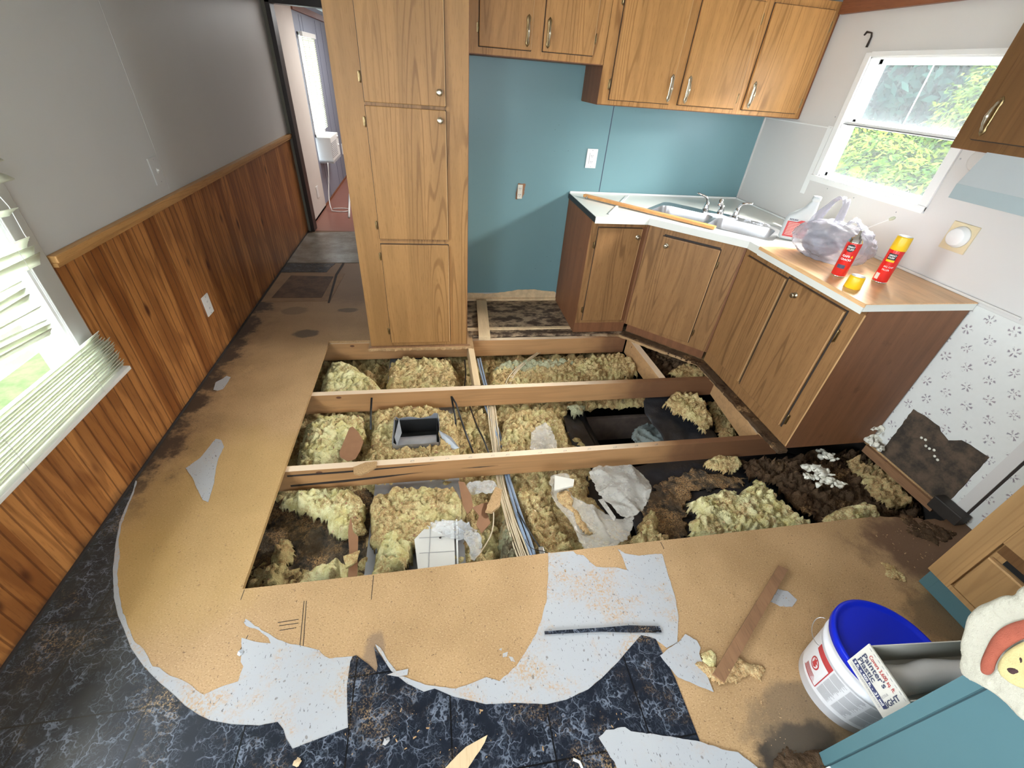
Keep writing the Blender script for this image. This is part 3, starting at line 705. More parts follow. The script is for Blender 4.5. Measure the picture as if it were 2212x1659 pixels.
def knob(fr, a, z, par, d=.018):
    return MB().lathe([(.014, 0), (.016, .002), (.016, .004), (.013, .005), (.007, .007), (.007, .016), (.012, .020), (.014, .024), (.011, .028), (.004, .0265), (.001, .027)], fr.p(a, z, d), 20, fr.n).build('knob', M['nickel'], par)
def pull(fr, a, z0, z1, par, d=.018, mat='brass', lean=0):
    """antique bail pull: long back plate with a turned grip"""
    mb = MB(); L = z1-z0; prof = []
    for i in range(13):
        t = i/12; prof.append((t, .007+.006*abs(math.sin(PI*t*3))**.7 if t < .2 or t > .8 else .009))
    P = [fr.p(a+lean*(t-.5), z0+L*t, d+.002) for t, _ in prof]
    mb.tube(P, [r if 0 < i < 12 else .002 for i, (t, r) in enumerate(prof)], 8, flat=1)
    o = None
    # flatten plate
    for i, v in enumerate(mb.v):
        dd = (v-fr.o).dot(fr.n)-d; mb.v[i] = v-fr.n*(dd-max(0, min(.004, dd*.3)))
    g = MB(); Q, R = [], []
    for i in range(17):
        t = i/16; Q.append(fr.p(a+lean*(t-.5), z0+L*(.10+.80*t), d+.003+.020*math.sin(PI*t)**.6)); R.append(.0036+.0030*math.exp(-((t-.5)/.17)**2)+.0016*abs(math.sin(PI*t*5)))
    g.tube(Q, R, 8)
    pl = mb.build('handle_plate', M[mat], par); g.build('handle_grip', M['nickel'], pl)
    return pl
def door(fr, a0, a1, z0, z1, par, mat='oak', th=.018, name='door', skew=0):
    mb = MB(); fr.box(mb, a0, a1, z0, z1, .0005, th, .004)
    dr = mb.build(name, M[mat], par)
    lip = MB()
    t = .0025
    fr.box(lip, a1-t, a1+.0008, z0+.004, z1-.004, .010, th+.0006)
    lip.build('door_lip', M['oak_edge'], dr)
    rv = MB(); fr.box(rv, a0-.0035, a1+.0035, z0-.0035, z1+.0035, -.001, .0012); rv.build('door_shadow_rim', M['dark'], dr)  # dark rim paints a contact shadow round the door
    return dr
# --- pantry
PT = thing('pantry_cabinet', (-.123, 3.1, 0), 'tall oak laminate pantry cabinet with three stacked doors beside the passage', 'cabinet')
MB().box(-.461, .215, 2.724, YB-.008, .004, 2.13).build('body', M['oak_pantry_dimmed'], PT)
fp = Fr((0, 2.724, 0), (1, 0, 0), (0, -1, 0))
for i, (z0, z1) in enumerate(((1.468, 2.09), (.768, 1.452), (.036, .734))):
    d = door(fp, -.318, .092, z0, z1, PT, 'oak_pantry_dimmed')
    if i == 0: knob(fp, .062, 1.530, d)
    if i == 1: knob(fp, .062, 1.405, d)
for z in (2.02, 1.572, 1.379, .848, .657, .124): hinge(fp, -.330, z, PT)
for a_ in (.752, 1.452): ps = MB(); fp.box(ps, -.32, .095, a_, a_+.015, -.001, .002); ps.build('rail', M['oak_dimmed'], PT)
MB().box(.2135, .2165, 2.7225, 2.726, .004, 2.13).build('edge_band', M['side'], PT)
MB().box(-.475, .235, 2.700, 2.722, -.016, .003).build('baseboard', M['oldwood'], PT)
# --- upper cabinets (over fridge, over sink)
YU = 3.118
UF = thing('wall_cabinet', (.64, 3.30, 1.71), 'short two door oak wall cabinet over the empty refrigerator alcove', 'cabinet', None)
MB().box(.217, 1.058, YU, YB-.006, 1.713, 2.12).build('body', M['oak'], UF)
fu = Fr((0, YU, 0), (1, 0, 0), (0, -1, 0))
d = door(fu, .302, .605, 1.748, 2.075, UF); pull(fu, .580, 1.763, 1.908, d, mat='brass')
d = door(fu, .675, .980, 1.750, 2.075, UF); pull(fu, .702, 1.765, 1.905, d)
for a, z in ((.295, 1.83), (.988, 1.83), (.988, 2.03), (.295, 2.03)): hinge(fu, a, z, UF)
MB().box(.217, 1.058, YU+.004, YB-.006, 1.708, 1.713).build('underside', M['side'], UF)
US = thing('wall_cabinet', (1.8, 3.30, 1.514), 'long three door oak wall cabinet above the sink, reaching the window wall', 'cabinet', None)
MB().box(1.061, XR-.004, YU, YB-.006, 1.514, 2.12).build('body', M['oak'], US)
MB().box(1.0585, 1.061, YU+.004, YB-.006, 1.512, 1.708).box(1.061, XR-.004, YU+.004, YB-.006, 1.509, 1.514).build('side_panel', M['side'], US)
MB().box(XR-.012, XR-.003, YU-.002, YU+.012, 1.512, 2.12).build('scribe_strip', M['trimwood'], US)
for a0, a1, pz, hs in ((1.130, 1.537, 1.521, -1), (1.601, 2.003, 1.641, 1), (2.066, 2.478, 2.102, 1)):
    d = door(fu, a0, a1, 1.541, 2.078, US); pull(fu, pz, 1.550, 1.698, d, mat='nickel')
for a, z in ((1.118, 1.62), (1.118, 2.02)): hinge(fu, a, z, US, h=.06)
for a, z in ((2.012, 1.60), (2.012, 2.0), (2.490, 1.60), (2.490, 2.0)): hinge(fu, a, z, US, h=.055)
# --- base cabinet run
XB, YBc, XC, YE = 1.067, 2.868, 1.945, 1.483
DXa, DYa = (1.482, 2.868), (1.945, 2.403)
BL = thing('base_cabinet', (1.27, 3.1, 0), 'narrow oak base cabinet with one door beside the fridge alcove', 'cabinet')
MB().prism([(XB+.004, YBc), (DXa[0], YBc), (DXa[0], YB-.01), (XB+.004, YB-.01)], .004, .872).build('body', M['oak_dimmed'], BL)
MB().box(XB, XB+.004, YBc-.001, YB-.01, .002, .872).build('side_panel', M['side'], BL)
fb = Fr((0, YBc, 0), (1, 0, 0), (0, -1, 0))
d = door(fb, 1.122, 1.440, .112, .822, BL, 'oak_dimmed'); knob(fb, 1.414, .765, d)
for z in (.70, .20): hinge(fb, 1.110, z, BL)
st = MB(); fb.box(st, 1.447, 1.475, .1, .83, -.001, .002); st.build('shadow_rail', M['side'], BL)
MB().box(XB+.004, DXa[0], YBc-.003, YBc, .004, .085).build('kick_board', M['side'], BL)
BD = thing('base_cabinet', (1.9, 2.9, 0), 'oak corner base cabinet set diagonally under the sink', 'cabinet')
MB().prism([DXa, DYa, (XR-.01, DYa[1]), (XR-.01, YB-.012), (DXa[0]+.002, YB-.012)], .075, .735).prism([DXa, DYa, (DYa[0]+.013, DYa[1]+.013), (DXa[0]+.013, DXa[1]+.013)], .735, .872).build('body', M['oak_dimmed'], BD)
uD = Vector((DYa[0]-DXa[0], DYa[1]-DXa[1], 0)); LD = uD.length; uD.normalize(); nD = Vector((-uD.y, uD.x, 0)); nD = nD if nD.y < 0 else -nD
fd = Fr((*DXa, 0), uD, nD)
d = door(fd, .125, LD-.145, .105, .800, BD, 'oak_dimmed'); knob(fd, .165, .745, d)
for z in (.70, .19): hinge(fd, LD-.135, z, BD)
for a_ in (0, LD-.012): mb = MB(); fd.box(mb, a_, a_+.012, .08, .86, 0, .006); mb.build('stile_edge', M['side'], BD)
mb = MB(); fd.box(mb, .02, LD-.02, .0, .075, -.05, -.03); mb.build('kick_board', M['side'], BD)
mb = MB(); fd.box(mb, .13, LD-.15, .80, .812, -.001, .004); mb.build('door_gap', M['dark'], BD)
BR = thing('base_cabinet', (2.23, 1.94, 0), 'two door oak base cabinet run under the window with a brown end panel', 'cabinet')
MB().box(XC, XR-.01, YE+.004, DYa[1]-.002, .012, .872).build('body', M['oak_dimmed'], BR)
MB().box(XC-.001, XR-.012, YE, YE+.004, .004, .874).build('end_panel', M['side'], BR)
fr_ = Fr((XC, 0, 0), (0, -1, 0), (-1, 0, 0))
d = door(fr_, -2.362, -1.995, .105, .815, BR, 'oak_dimmed'); hinge(fr_, -2.33, .70, BR, h=.05)
hinge(fr_, -2.345, .2, BR)
d = door(fr_, -1.975, -1.578, .095, .825, BR, 'oak_dimmed'); knob(fr_, -1.882, .768, d)
for z in (.70, .155): hinge(fr_, -1.560, z, BR, -1, .075)
for a0, a1 in ((-1.994, -1.976), (-1.577, -1.570)): mb = MB(); fr_.box(mb, a0, a1, .09, .83, -.001, .003); mb.build('door_gap', M['dark'], BR)
mb = MB(); fr_.box(mb, -1.49, -1.483, .02, .85, 0, .003); mb.build('edge_band', M['oak_edge'], BR)
# rotted toe strip running along the cabinet toes
tv = ragged([(1.885, 1.46), (1.945, 1.46), (1.945, 2.40), (1.50, 2.86), (1.44, 2.82), (1.88, 2.37)], .02, .006, 6)
tag(MB().prism(tv, -.012, .010).build('rotten_toe_strip', M['rot']), 'blackened rotten wood strip along the foot of the sink cabinets', 'rotten wood')
# --- countertop with sink cut-out
SB = Vector((1.449, 2.961, 0)); su = Vector((.677, -.735, 0)).normalized(); sv = Vector((-su.y, su.x, 0))
def sk(a, b, z=0): v = SB+su*a+sv*b; return Vector((v.x, v.y, z))
def rrect(a0, a1, b0, b1, r, n=5):
    out = []
    for cx, cy, st in ((a1-r, b1-r, 0), (a0+r, b1-r, 1), (a0+r, b0+r, 2), (a1-r, b0+r, 3)):
        for i in range(n+1): an = (st+i/n)*PI/2; out.append((cx+r*math.cos(an), cy+r*math.sin(an)))
    return out
ct = [(XB-.004, YB-.008), (XB-.004, 2.80), (1.445, 2.80), (1.900, 2.345), (1.900, YE-.006), (XR-.006, YE-.006), (XR-.006, YB-.008)]
hole = [tuple(sk(a, b)[:2]) for a, b in rrect(.02, .84, .02, .40, .05)]
CT = thing('countertop', (1.5, 3.1, .872), 'white laminate corner countertop with a stainless sink dropped in', 'countertop')
MB().prism(ct, .874, .909, [hole]).build('slab', M['laminate'], CT)
e = MB(); e.box(XB-.004, 1.447, 2.796, 2.800, .866, .909)
for a, b in (((1.445, 2.80), (1.90, 2.345)), ((1.90, 2.345), (1.90, 2.24))):
    a, b = Vector((*a, 0)), Vector((*b, 0)); dd = (b-a).normalized(); n = Vector((dd.y, -dd.x, 0)); n = n if n.y < 0 or n.x < 0 else -n
    e.sheet([a+Vector((0, 0, .866)), b+Vector((0, 0, .866)), b+Vector((0, 0, .909)), a+Vector((0, 0, .909))], .004, n)
e.box(1.893, 1.897, YE-.006, 2.24, .863, .895)
e.build('edge_strip', M['laminate'], CT)
MB().box(XB-.008, XB-.004, 2.80, YB-.01, .872, .907).build('raw_edge', M['black'], CT)
MB().box(XB, XR-.02, YB-.020, YB-.008, .909, .922, bev=.003).box(XR-.020, XR-.006, 2.26, YB-.02, .909, .920, bev=.003).build('caulk_bead', M['white'], CT)
OV = tag(MB().box(1.890, XR-.012, YE-.010, 2.24, .9095, .9145, bev=.001).box(1.8885, 1.896, YE-.010, 2.24, .896, .9125).build('counter_board', M['overlay']), 'thin plywood coloured board covering the window end of the counter', 'board')
tag(MB().box(XR-.014, XR-.005, 1.30, 2.24, .915, .928, bev=.003).build('caulk_strip', M['white_wall']), 'cracked white caulk strip between plywood board and window wall', 'trim strip')
# --- sink
SK = thing('sink', tuple(sk(.43, .2, .909)), 'double bowl stainless steel sink in the corner counter', 'sink')
rim = [tuple(sk(a, b)[:2]) for a, b in rrect(0, .86, 0, .45, .05)]
bowls = [rrect(.035, .415, .03, .335, .06), rrect(.445, .825, .03, .335, .06)]
MB().prism(rim, .909, .9135, [[tuple(sk(a, b)[:2]) for a, b in r] for r in bowls]).build('rim', M['steel'], SK)
for r in bowls:
    cx = sum(a for a, b in r)/len(r); cy = sum(b for a, b in r)/len(r); n = len(r)
    mb = MB(); vs, fs = [], []
    lev = [(1, .9135), (.985, .900), (.95, .80), (.90, .765), (.5, .758), (.12, .755)]
    for s_, z in lev: vs += [sk(cx+(a-cx)*s_, cy+(b-cy)*s_, z) for a, b in r]
    for i in range(len(lev)-1):
        for k_ in range(n): fs.append((i*n+k_, i*n+(k_+1) % n, (i+1)*n+(k_+1) % n, (i+1)*n+k_))
    fs.append(tuple((len(lev)-1)*n+k_ for k_ in range(n)))
    mb.add(vs, fs, True); bo = mb.build('bowl', M['steel'], SK)
    MB().lathe([(.001, .002), (.025, .003), (.035, .002), (.038, 0)], sk(cx, cy, .757), 20).build('drain', M['chrome'], bo)
# --- faucet
FA = thing('faucet', tuple(sk(.43, .39, .9135)), 'chrome two lever kitchen faucet behind the sink bowls', 'faucet')
fpx = [tuple(sk(a, b)[:2]) for a, b in rrect(.30, .56, .362, .418, .026)]
MB().prism(fpx, .9135, .925).build('base_plate', M['chrome'], FA)
def bez(pts, n=14):
    out = []
    for i in range(n+1):
        t = i/n; q = [Vector(p) for p in pts]
        while len(q) > 1: q = [a.lerp(b, t) for a, b in zip(q, q[1:])]
        out.append(q[0])
    return out
for a in (.325, .535):
    h = MB().lathe([(.022, 0), (.021, .02), (.016, .04), (.013, .055), (.004, .062)], sk(a, .39, .925), 18)
    side = -1 if a < .4 else 1
    h.tube(bez([sk(a, .39, .975), sk(a+.01*side, .385, 1.02), sk(a+side*.02, .36, 1.02), sk(a+side*.085, .37, 1.03)]), [.010-.0003*i for i in range(15)], 8)
    h.build('lever', M['chrome'], FA)
MB().lathe([(.024, 0), (.022, .02), (.017, .05), (.012, .06)], sk(.43, .39, .925), 18).tube(bez([sk(.43, .39, .95), sk(.435, .33, 1.00), sk(.45, .24, 1.05), sk(.46, .17, 1.045)]), [.013]*10+[.012, .012, .013, .014, .014], 10).tube([sk(.46, .175, 1.045), sk(.46, .165, 1.015)], .013, 12).build('spout', M['chrome'], FA)
# --- cabinet at the right (above the range) and hood
RC = thing('wall_cabinet', (2.36, 1.2, 1.512), 'dark oak wall cabinet above the range hood with a bronze pull', 'cabinet')
MB().box(2.20, XR-.004, .55, 1.757, 1.512, 2.12).build('body', M['rightcab'], RC)
MB().box(2.20, XR-.004, .55, 1.757, 1.509, 1.512).build('underside', M['side'], RC)
fr2 = Fr((2.20, 0, 0), (0, -1, 0), (-1, 0, 0))
d = door(fr2, -1.69, -1.17, 1.548, 2.08, RC, 'rightcab'); pull(fr2, -1.655, 1.552+.01, 1.695, d)
HD = thing('range_hood', (2.36, 1.2, 1.33), 'pale grey range hood under the dark wall cabinet', 'range hood')
hv = [(2.20, 1.512), (XR-.006, 1.512), (XR-.006, 1.36), (2.15, 1.36), (2.15, 1.395)]
mb = MB(); n = len(hv); Y0, Y1 = .80, 1.605
mb.add([(x, Y1, z) for x, z in hv]+[(x, Y0, z) for x, z in hv], [tuple(range(n)), tuple(range(2*n-1, n-1, -1))]+[(i, (i+1) % n, n+(i+1) % n, n+i) for i in range(n)]).build('hood_body', M['hood'], HD)
MB().box(2.149, 2.165, Y0, Y1+.001, 1.340, 1.395, bev=.001).build('front_lip', plain('hood_lip_grey', (.34, .40, .41), .4), HD)
# --- lower right: oak cabinet across the range gap
RG = thing('base_cabinet', (2.25, .4, 0), 'light oak base cabinet at the right edge with an open drawer slot', 'cabinet')
mb = MB(); xf = 1.985
mb.box(xf, XR-.01, .02, .683, .098, .62+.27)
body = mb.build('body', M['rangecab'], RG)
fg = Fr((xf, 0, 0), (0, -1, 0), (-1, 0, 0))
mb = MB(); fg.box(mb, -.683, -.60, .098, .89, 0, .016, .002); fg.box(mb, -.60, .02, .098, .12, 0, .015, .001); fg.box(mb, -.60, .02, .40, .60, 0, .016, .002)
mb.build('face_frame', M['rangecab'], RG)
mb = MB(); fg.box(mb, -.59, .02, .122, .318, .002, .014, .003); dr = mb.build('lower_panel', M['rangecab'], RG)
mb = MB(); fg.box(mb, -.592, .02, .318, .326, .004, .022, .002); mb.build('panel_lip', M['oak_edge'], dr)
mb = MB(); fg.box(mb, -.560, .02, .328, .352, .0005, .004); mb.build('drawer_slot_shade', M['shade_black'], RG)  # black strip on the solid face paints the shade of an open slot
mb = MB(); fg.box(mb, -.594, .02, .352, .398, .0, .006); mb.build('drawer_front', M['rightcab'], RG)
MB().box(xf+.030, XR-.02, .02, .675, .002, .098).build('kick_board', M['teal'], RG)
MB().box(xf-.005+.012, xf+.030, .02, .676, .002, .098).box(xf+.006, xf+.012, .64, .678, .002, .10).build('toe_face', M['teal'], RG)
# --- near teal cabinet
TC = thing('base_cabinet', (1.4, -.2, 0), 'teal painted base cabinet end at the lower right corner of the view', 'cabinet')
tx = 1.117
tp_ = [(tx, .224, .001), (tx, .205, .885), (tx, -.8, .885), (tx, -.8, .001)]
MB().sheet(tp_, .66, (1, 0, 0)).build('body', M['teal'], TC)
mb = MB(); gy = .182
mb.sheet([(tx-.001, .193, .001), (tx-.001, .174, .885), (tx-.001, .171, .885), (tx-.001, .190, .001)], .002, (1, 0, 0)); mb.build('corner_groove', plain('dark_teal_groove', (.02, .05, .06), .6), TC)
mb = MB(); mb.sheet([(tx-.004, .2245, .001), (tx-.004, .2055, .885), (tx-.004, .176, .885), (tx-.004, .195, .001)], .004, (1, 0, 0)); mb.build('corner_board', M['teal'], TC)
tag(MB().box(tx-.02, 1.80, -.8, .235, .887, .915, bev=.004).build('side_countertop', M['laminate']), 'white laminate counter slab over the teal cabinet', 'countertop')
# white floor piece at the lower corner of the teal cabinet is part of its toe
MB().box(tx-.006, tx, .10, .190, .001, .02).build('toe_edge', M['white'], TC)

# ================================================================== FLOOR CAVITY
for nm, yf, x1, lb in (('floor_joist', 2.806, 1.50, 'pine joist at the back of the hole, running under the pantry front'), ('floor_joist', 2.199, 1.945, 'middle pine joist crossing the hole'), ('floor_joist', 1.590, 2.045, 'front pine joist crossing the hole, split at its left end')):
    j = thing(nm, (.5, yf, -.16), lb, 'joist', None)
    MB().box(-1.2, x1, yf, yf+.038, -.160, -.0195, bev=.0015).build('timber', M['joist'], j)
    st = MB()
    if yf < 2:
        for x in (-.16, -.06, .02, .14, .26, .34, .52, .66, .80, .95, 1.08, 1.2): st.tube([(x, yf+.012, -.02), (x+.002, yf+.010, -.012), (x+.016, yf+.012, -.013), (x+.017, yf+.014, -.02)], .0011, 5)
        st.build('staple', M['steel'], j)
        cr = MB(); cr.sheet([(x, yf-.0006, z) for x, z in ((-.76, -.045), (-.5, -.043), (-.2, -.038), (-.02, -.037), (-.2, -.046), (-.5, -.056), (-.76, -.056))], .0006, (0, 1, 0))
        cr.sheet([(x, yf-.0006, z) for x, z in ((-.76, -.118), (-.5, -.108), (-.33, -.100), (-.10, -.093), (-.3, -.112), (-.5, -.125), (-.76, -.130))], .0006, (0, 1, 0))
        cr.sheet([(x, yf-.0006, z) for x, z in ((.10, -.085), (.2, -.082), (.30, -.083), (.2, -.089))], .0006, (0, 1, 0))
        cr.build('split', M['dark'], j)
def blockp(p0, p1, w, z0, z1, nm, mat, lb, cat, lean=0):
    a, b = Vector((*p0, 0)), Vector((*p1, 0)); d = (b-a).normalized(); n = Vector((-d.y, d.x, 0))*w/2
    mb = MB().prism([tuple((a+n)[:2]), tuple((b+n)[:2]), tuple((b-n)[:2]), tuple((a-n)[:2])], z0, z1)
    return tag(mb.build(nm, M[mat]), lb, cat)
blockp((.243, 2.80), (.247, 2.240), .040, -.150, -.018, 'blocking', 'palewood', 'pale pine block between the back joists beside the pantry corner', 'wood block')
blockp((1.535, 2.80), (1.547, 2.240), .05, -.158, -.020, 'blocking', 'block', 'pine block joining middle joist to the back joist near the sink cabinet', 'wood block')
blockp((1.965, 2.195), (1.905, 1.632), .05, -.150, -.021, 'blocking', 'block', 'pine block on the cabinet side between front and middle joists', 'wood block')
# steel chassis beam and belly liner
yb_ = un(1330, 897, 'z', -.40).y
tag(MB().box(-.5, 2.4, yb_-.035, yb_, -.62, -.40, bev=.004).build('chassis_beam', M['steelbeam']), 'dark rusty steel chassis beam deep inside the hole', 'beam')
HEAPV = []
def heap(name, px, zref, h, mat, label, cat='insulation', seed=0, cell=.0075, void=None, fall=.06, amp=.016, tilt=(0, 0), rag=.011, world=None, kind=None, par=None, spikes=0):
    """loose ragged heap: gridded height field inside an outline"""
    poly = world or FP(px, zref)
    P = [Vector((x, y, 0)) for x, y in poly]
    xs = [p.x for p in P]; ys = [p.y for p in P]
    cx, cy = sum(xs)/len(xs), sum(ys)/len(ys)
    nx = int((max(xs)-min(xs)+.04)/cell)+2; ny = int((max(ys)-min(ys)+.04)/cell)+2
    X0, Y0_ = min(xs)-.02, min(ys)-.02
    A = np.array([(p.x, p.y) for p in P]); B = np.roll(A, -1, 0)
    gx, gy = np.meshgrid(X0+np.arange(nx)*cell, Y0_+np.arange(ny)*cell)
    Q = np.stack([gx.ravel(), gy.ravel()], 1)
    jit = np.array([[MN.noise(Vector((q[0]*23, q[1]*23, seed)))*rag+MN.noise(Vector((q[0]*70, q[1]*70, seed+4)))*rag*.25, MN.noise(Vector((q[0]*23, q[1]*23, seed+7)))*rag+MN.noise(Vector((q[0]*70, q[1]*70, seed+8)))*rag*.25] for q in Q])
    T = Q+jit
    D = np.full(len(Q), 1e9); ins = np.zeros(len(Q), bool)
    for a, b in zip(A, B):
        e = b-a; t = np.clip(((T-a)@e)/(e@e+1e-12), 0, 1); D = np.minimum(D, np.hypot(*(T-(a+t[:, None]*e)).T))
        c = ((a[1] > T[:, 1]) != (b[1] > T[:, 1])); xi = (b[0]-a[0])*(T[:, 1]-a[1])/(b[1]-a[1]+1e-12)+a[0]; ins ^= c & (T[:, 0] < xi)
    S = np.where(ins, D, -D)
    mb = MB(); idx = {}; vs = []
    for k_, q in enumerate(Q):
        if S[k_] < -.001: continue
        if void and void[0] < q[0] < void[1] and void[2] < q[1] < void[3]: continue
        s = min(1.0, max(0, S[k_]/fall)); e = math.sqrt(max(0, 1-(1-s)**2))
        v3 = Vector((q[0], q[1], seed*3.1))
        n1 = MN.fractal(v3*9, 1.0, 2.1, 3); n2 = abs(MN.noise(v3*26))*2+.5*abs(MN.noise(v3*55+Vector((4, 4, 4))))*2-.7; n3 = MN.noise(v3*95)
        z = zref-h+h*e+(n1*amp*1.5+n2*amp*1.7+n3*amp*.55)*(.25+.75*e)+tilt[0]*(q[0]-cx)+tilt[1]*(q[1]-cy)
        dx = MN.noise(v3*30+Vector((5, 0, 0)))*amp*.5; dy = MN.noise(v3*30+Vector((0, 5, 0)))*amp*.5
        idx[k_] = len(vs); vs.append((q[0]+dx, q[1]+dy, min(z, -.021) if zref < -.03 else z))
    fs = []
    for j in range(ny-1):
        for i in range(nx-1):
            c = (j*nx+i, j*nx+i+1, (j+1)*nx+i+1, (j+1)*nx+i)
            if all(q in idx for q in c): fs.append(tuple(idx[q] for q in c))
    if cat in ('insulation',): HEAPV.extend([vs[i] for i in sorted({i for f in fs for i in f})][::37])
    used = sorted({i for f in fs for i in f}); rm = {o: n for n, o in enumerate(used)}
    mb.add([vs[i] for i in used], [tuple(rm[i] for i in f) for f in fs], True)
    o = mb.build(name, M[mat], par)
    md = o.modifiers.new('thick', 'SOLIDIFY'); md.thickness = .006; md.offset = -1
    if par is None: tag(o, label, cat, None, kind)
    return o
# liner sheets (black) below everything: left part, front strip, torn flaps round the open void
def drape(name, px, zref, mat, label, cat, amp=.02, fr=5, seed=0, cell=.02, th=.002, tilt=(0, 0), crease=.0, par=None, edgeup=0, world=None):
    poly = world or FP(px, zref); P = [Vector((x, y, 0)) for x, y in (ragged(smoothpoly(poly, 1), .01, .010, seed) if crease else smoothpoly(poly, 1))]
    bm = bmesh.new(); tr = tessellate_polygon([P]); vv = [bm.verts.new(p) for p in P]
    for t in tr:
        try: bm.faces.new([vv[i] for i in t])
        except ValueError: pass
    for _ in range(7):
        le = [e for e in bm.edges if e.calc_length() > cell]
        if not le: break
        bmesh.ops.subdivide_edges(bm, edges=le, cuts=1); bmesh.ops.triangulate(bm, faces=bm.faces)
    cx = sum(p.x for p in P)/len(P); cy = sum(p.y for p in P)/len(P)
    for v in bm.verts:
        q = Vector((v.co.x, v.co.y, seed*2.3)); n = MN.fractal(q*fr, 1, 2, 3)
        ridge = (1-min(1, abs(MN.noise(q*fr*1.3+Vector((3, 3, 3))))*5))+.7*(1-min(1, abs(MN.noise(q*fr*2.4+Vector((8, 3, 3))))*5))
        r = math.hypot(v.co.x-cx, v.co.y-cy)
        v.co.z = zref+n*amp+ridge*crease+tilt[0]*(v.co.x-cx)+tilt[1]*(v.co.y-cy)+edgeup*r*r
    bm.verts.index_update()
    mb = MB().add([v.co.copy() for v in bm.verts], [[v.index for v in f.verts] for f in bm.faces], True); bm.free()
    o = mb.build(name, M[mat], par); md = o.modifiers.new('thick', 'SOLIDIFY'); md.thickness = th
    if par is None: tag(o, label, cat)
    return o
drape('belly_liner', None, -.33, 'tarp', 'black belly liner under the left part of the hole', 'liner', amp=.02, cell=.05, world=[(-.95, .8), (1.0, .8), (1.02, 1.5), (1.05, 2.0), (1.0, 3.1), (-.95, 3.1)], th=.003)
drape('belly_liner', None, -.235, 'tarp', 'dusty black belly liner in front of the front joist at the right', 'liner', amp=.015, cell=.03, world=[(.95, .80), (2.55, .80), (2.55, 1.50), (2.1, 1.72), (1.45, 1.68), (1.0, 1.62)], th=.003, seed=2)
drape('liner_flap', [(1215, 895), (1258, 900), (1275, 930), (1300, 975), (1290, 990), (1240, 985), (1222, 940)], -.24, 'tarp', 'torn black liner flap left of the dark opening', 'liner', amp=.02, cell=.03, seed=3, tilt=(-.3, 0))
drape('liner_flap', [(1385, 880), (1400, 850), (1440, 850), (1480, 880), (1540, 930), (1560, 960), (1450, 980), (1440, 950), (1420, 920)], -.22, 'tarp', 'torn black liner flap hanging right of the dark opening', 'liner', amp=.025, cell=.03, seed=4, tilt=(.1, .15))
drape('plastic_bundle', [(1370, 930), (1395, 915), (1425, 920), (1440, 965), (1375, 975), (1362, 950)], -.34, 'film_grey', 'bluish plastic bundle down in the dark opening', 'plastic', amp=.03, cell=.02, seed=5, crease=.02)
# base layer of insulation between the joists
def W(x0, x1, y0, y1): return [(x0, y0), (x1, y0), (x1, y1), (x0, y1)]
heap('insulation_blanket', None, -.215, .05, 'fib_dirty', 'dirty brownish glass fibre under the back bay left of the blue tube', seed=1, world=W(-.92, 1.52, 2.20, 3.0), cell=.012, amp=.022)
c4 = [un(850, 963, 'z', -.10), un(948, 958, 'z', -.10), un(945, 905, 'z', -.10), un(855, 908, 'z', -.10)]
xs = [v.x for v in c4]; ys = [v.y for v in c4]; BOOT = (min(xs), max(xs), min(ys), max(ys))
heap('insulation_blanket', None, -.215, .05, 'fib_mix', 'yellow glass fibre layer filling the middle bay left of the opening', seed=2, world=[(-.92, 1.58), (.86, 1.58), (.90, 1.8), (.80, 2.0), (.90, 2.25), (-.92, 2.25)], cell=.012, amp=.022, void=BOOT)
heap('insulation_blanket', None, -.225, .05, 'fib_mix', 'sawdust covered glass fibre layer in the front bay', seed=3, world=[(-.92, .80), (1.0, .80), (.95, 1.2), (.80, 1.45), (.85, 1.66), (-.1, 1.66), (-.3, 1.50), (-.45, 1.15), (-.65, 1.2), (-.92, 1.3)], cell=.012, amp=.020)
heap('liner_debris', None, -.225, .03, 'dust', 'dark dusty debris at the left end of the front bay', 'debris', seed=12, world=[(-.92, .85), (-.3, .85), (-.2, 1.3), (-.4, 1.66), (-.92, 1.66)], cell=.014, amp=.010)
H = heap
H('insulation_clump', [(682, 858), (694, 800), (706, 778), (735, 770), (765, 780), (800, 806), (826, 830), (832, 850)], -.085, .12, 'fib_yellow', 'puffy bright yellow insulation in the back bay beside the left board edge', seed=21, amp=.013, fall=.10)
H('insulation_clump', [(828, 850), (836, 800), (842, 775), (870, 766), (975, 768), (992, 800), (1003, 850)], -.10, .10, 'fib_mix', 'sawdust sprinkled insulation over the duct in the back bay', seed=22, amp=.012)
H('insulation_clump', [(1050, 850), (1055, 800), (1090, 782), (1150, 775), (1250, 770), (1345, 757), (1372, 772), (1384, 795), (1330, 812), (1285, 822), (1200, 835)], -.115, .10, 'fib_mix', 'wide dusty insulation batt in the back bay right of the pale block', seed=23, amp=.015, fall=.05)
H('insulation_clump', [(1060, 790), (1100, 775), (1230, 770), (1250, 782), (1130, 800)], -.10, .06, 'fib_green', 'grey green insulation along the back joist', seed=24, amp=.014)
H('insulation_clump', [(628, 1012), (640, 960), (655, 905), (690, 888), (730, 884), (785, 890), (792, 930), (770, 965), (740, 1000), (700, 1010)], -.115, .10, 'fib_yellow', 'yellow insulation mound at the left end of the middle bay', seed=25, amp=.015, fall=.08)
H('insulation_clump', [(775, 1005), (800, 930), (806, 880), (850, 868), (930, 872), (985, 885), (995, 930), (990, 990)], -.105, .11, 'fib_mix', 'insulation wrapped over the duct around the open register boot', seed=26, amp=.013, void=BOOT)
H('insulation_clump', [(1078, 985), (1084, 900), (1110, 882), (1200, 878), (1222, 915), (1235, 960), (1245, 975)], -.125, .10, 'fib_mix', 'crumbly yellow insulation left of the dark opening', seed=27, amp=.016, fall=.05)
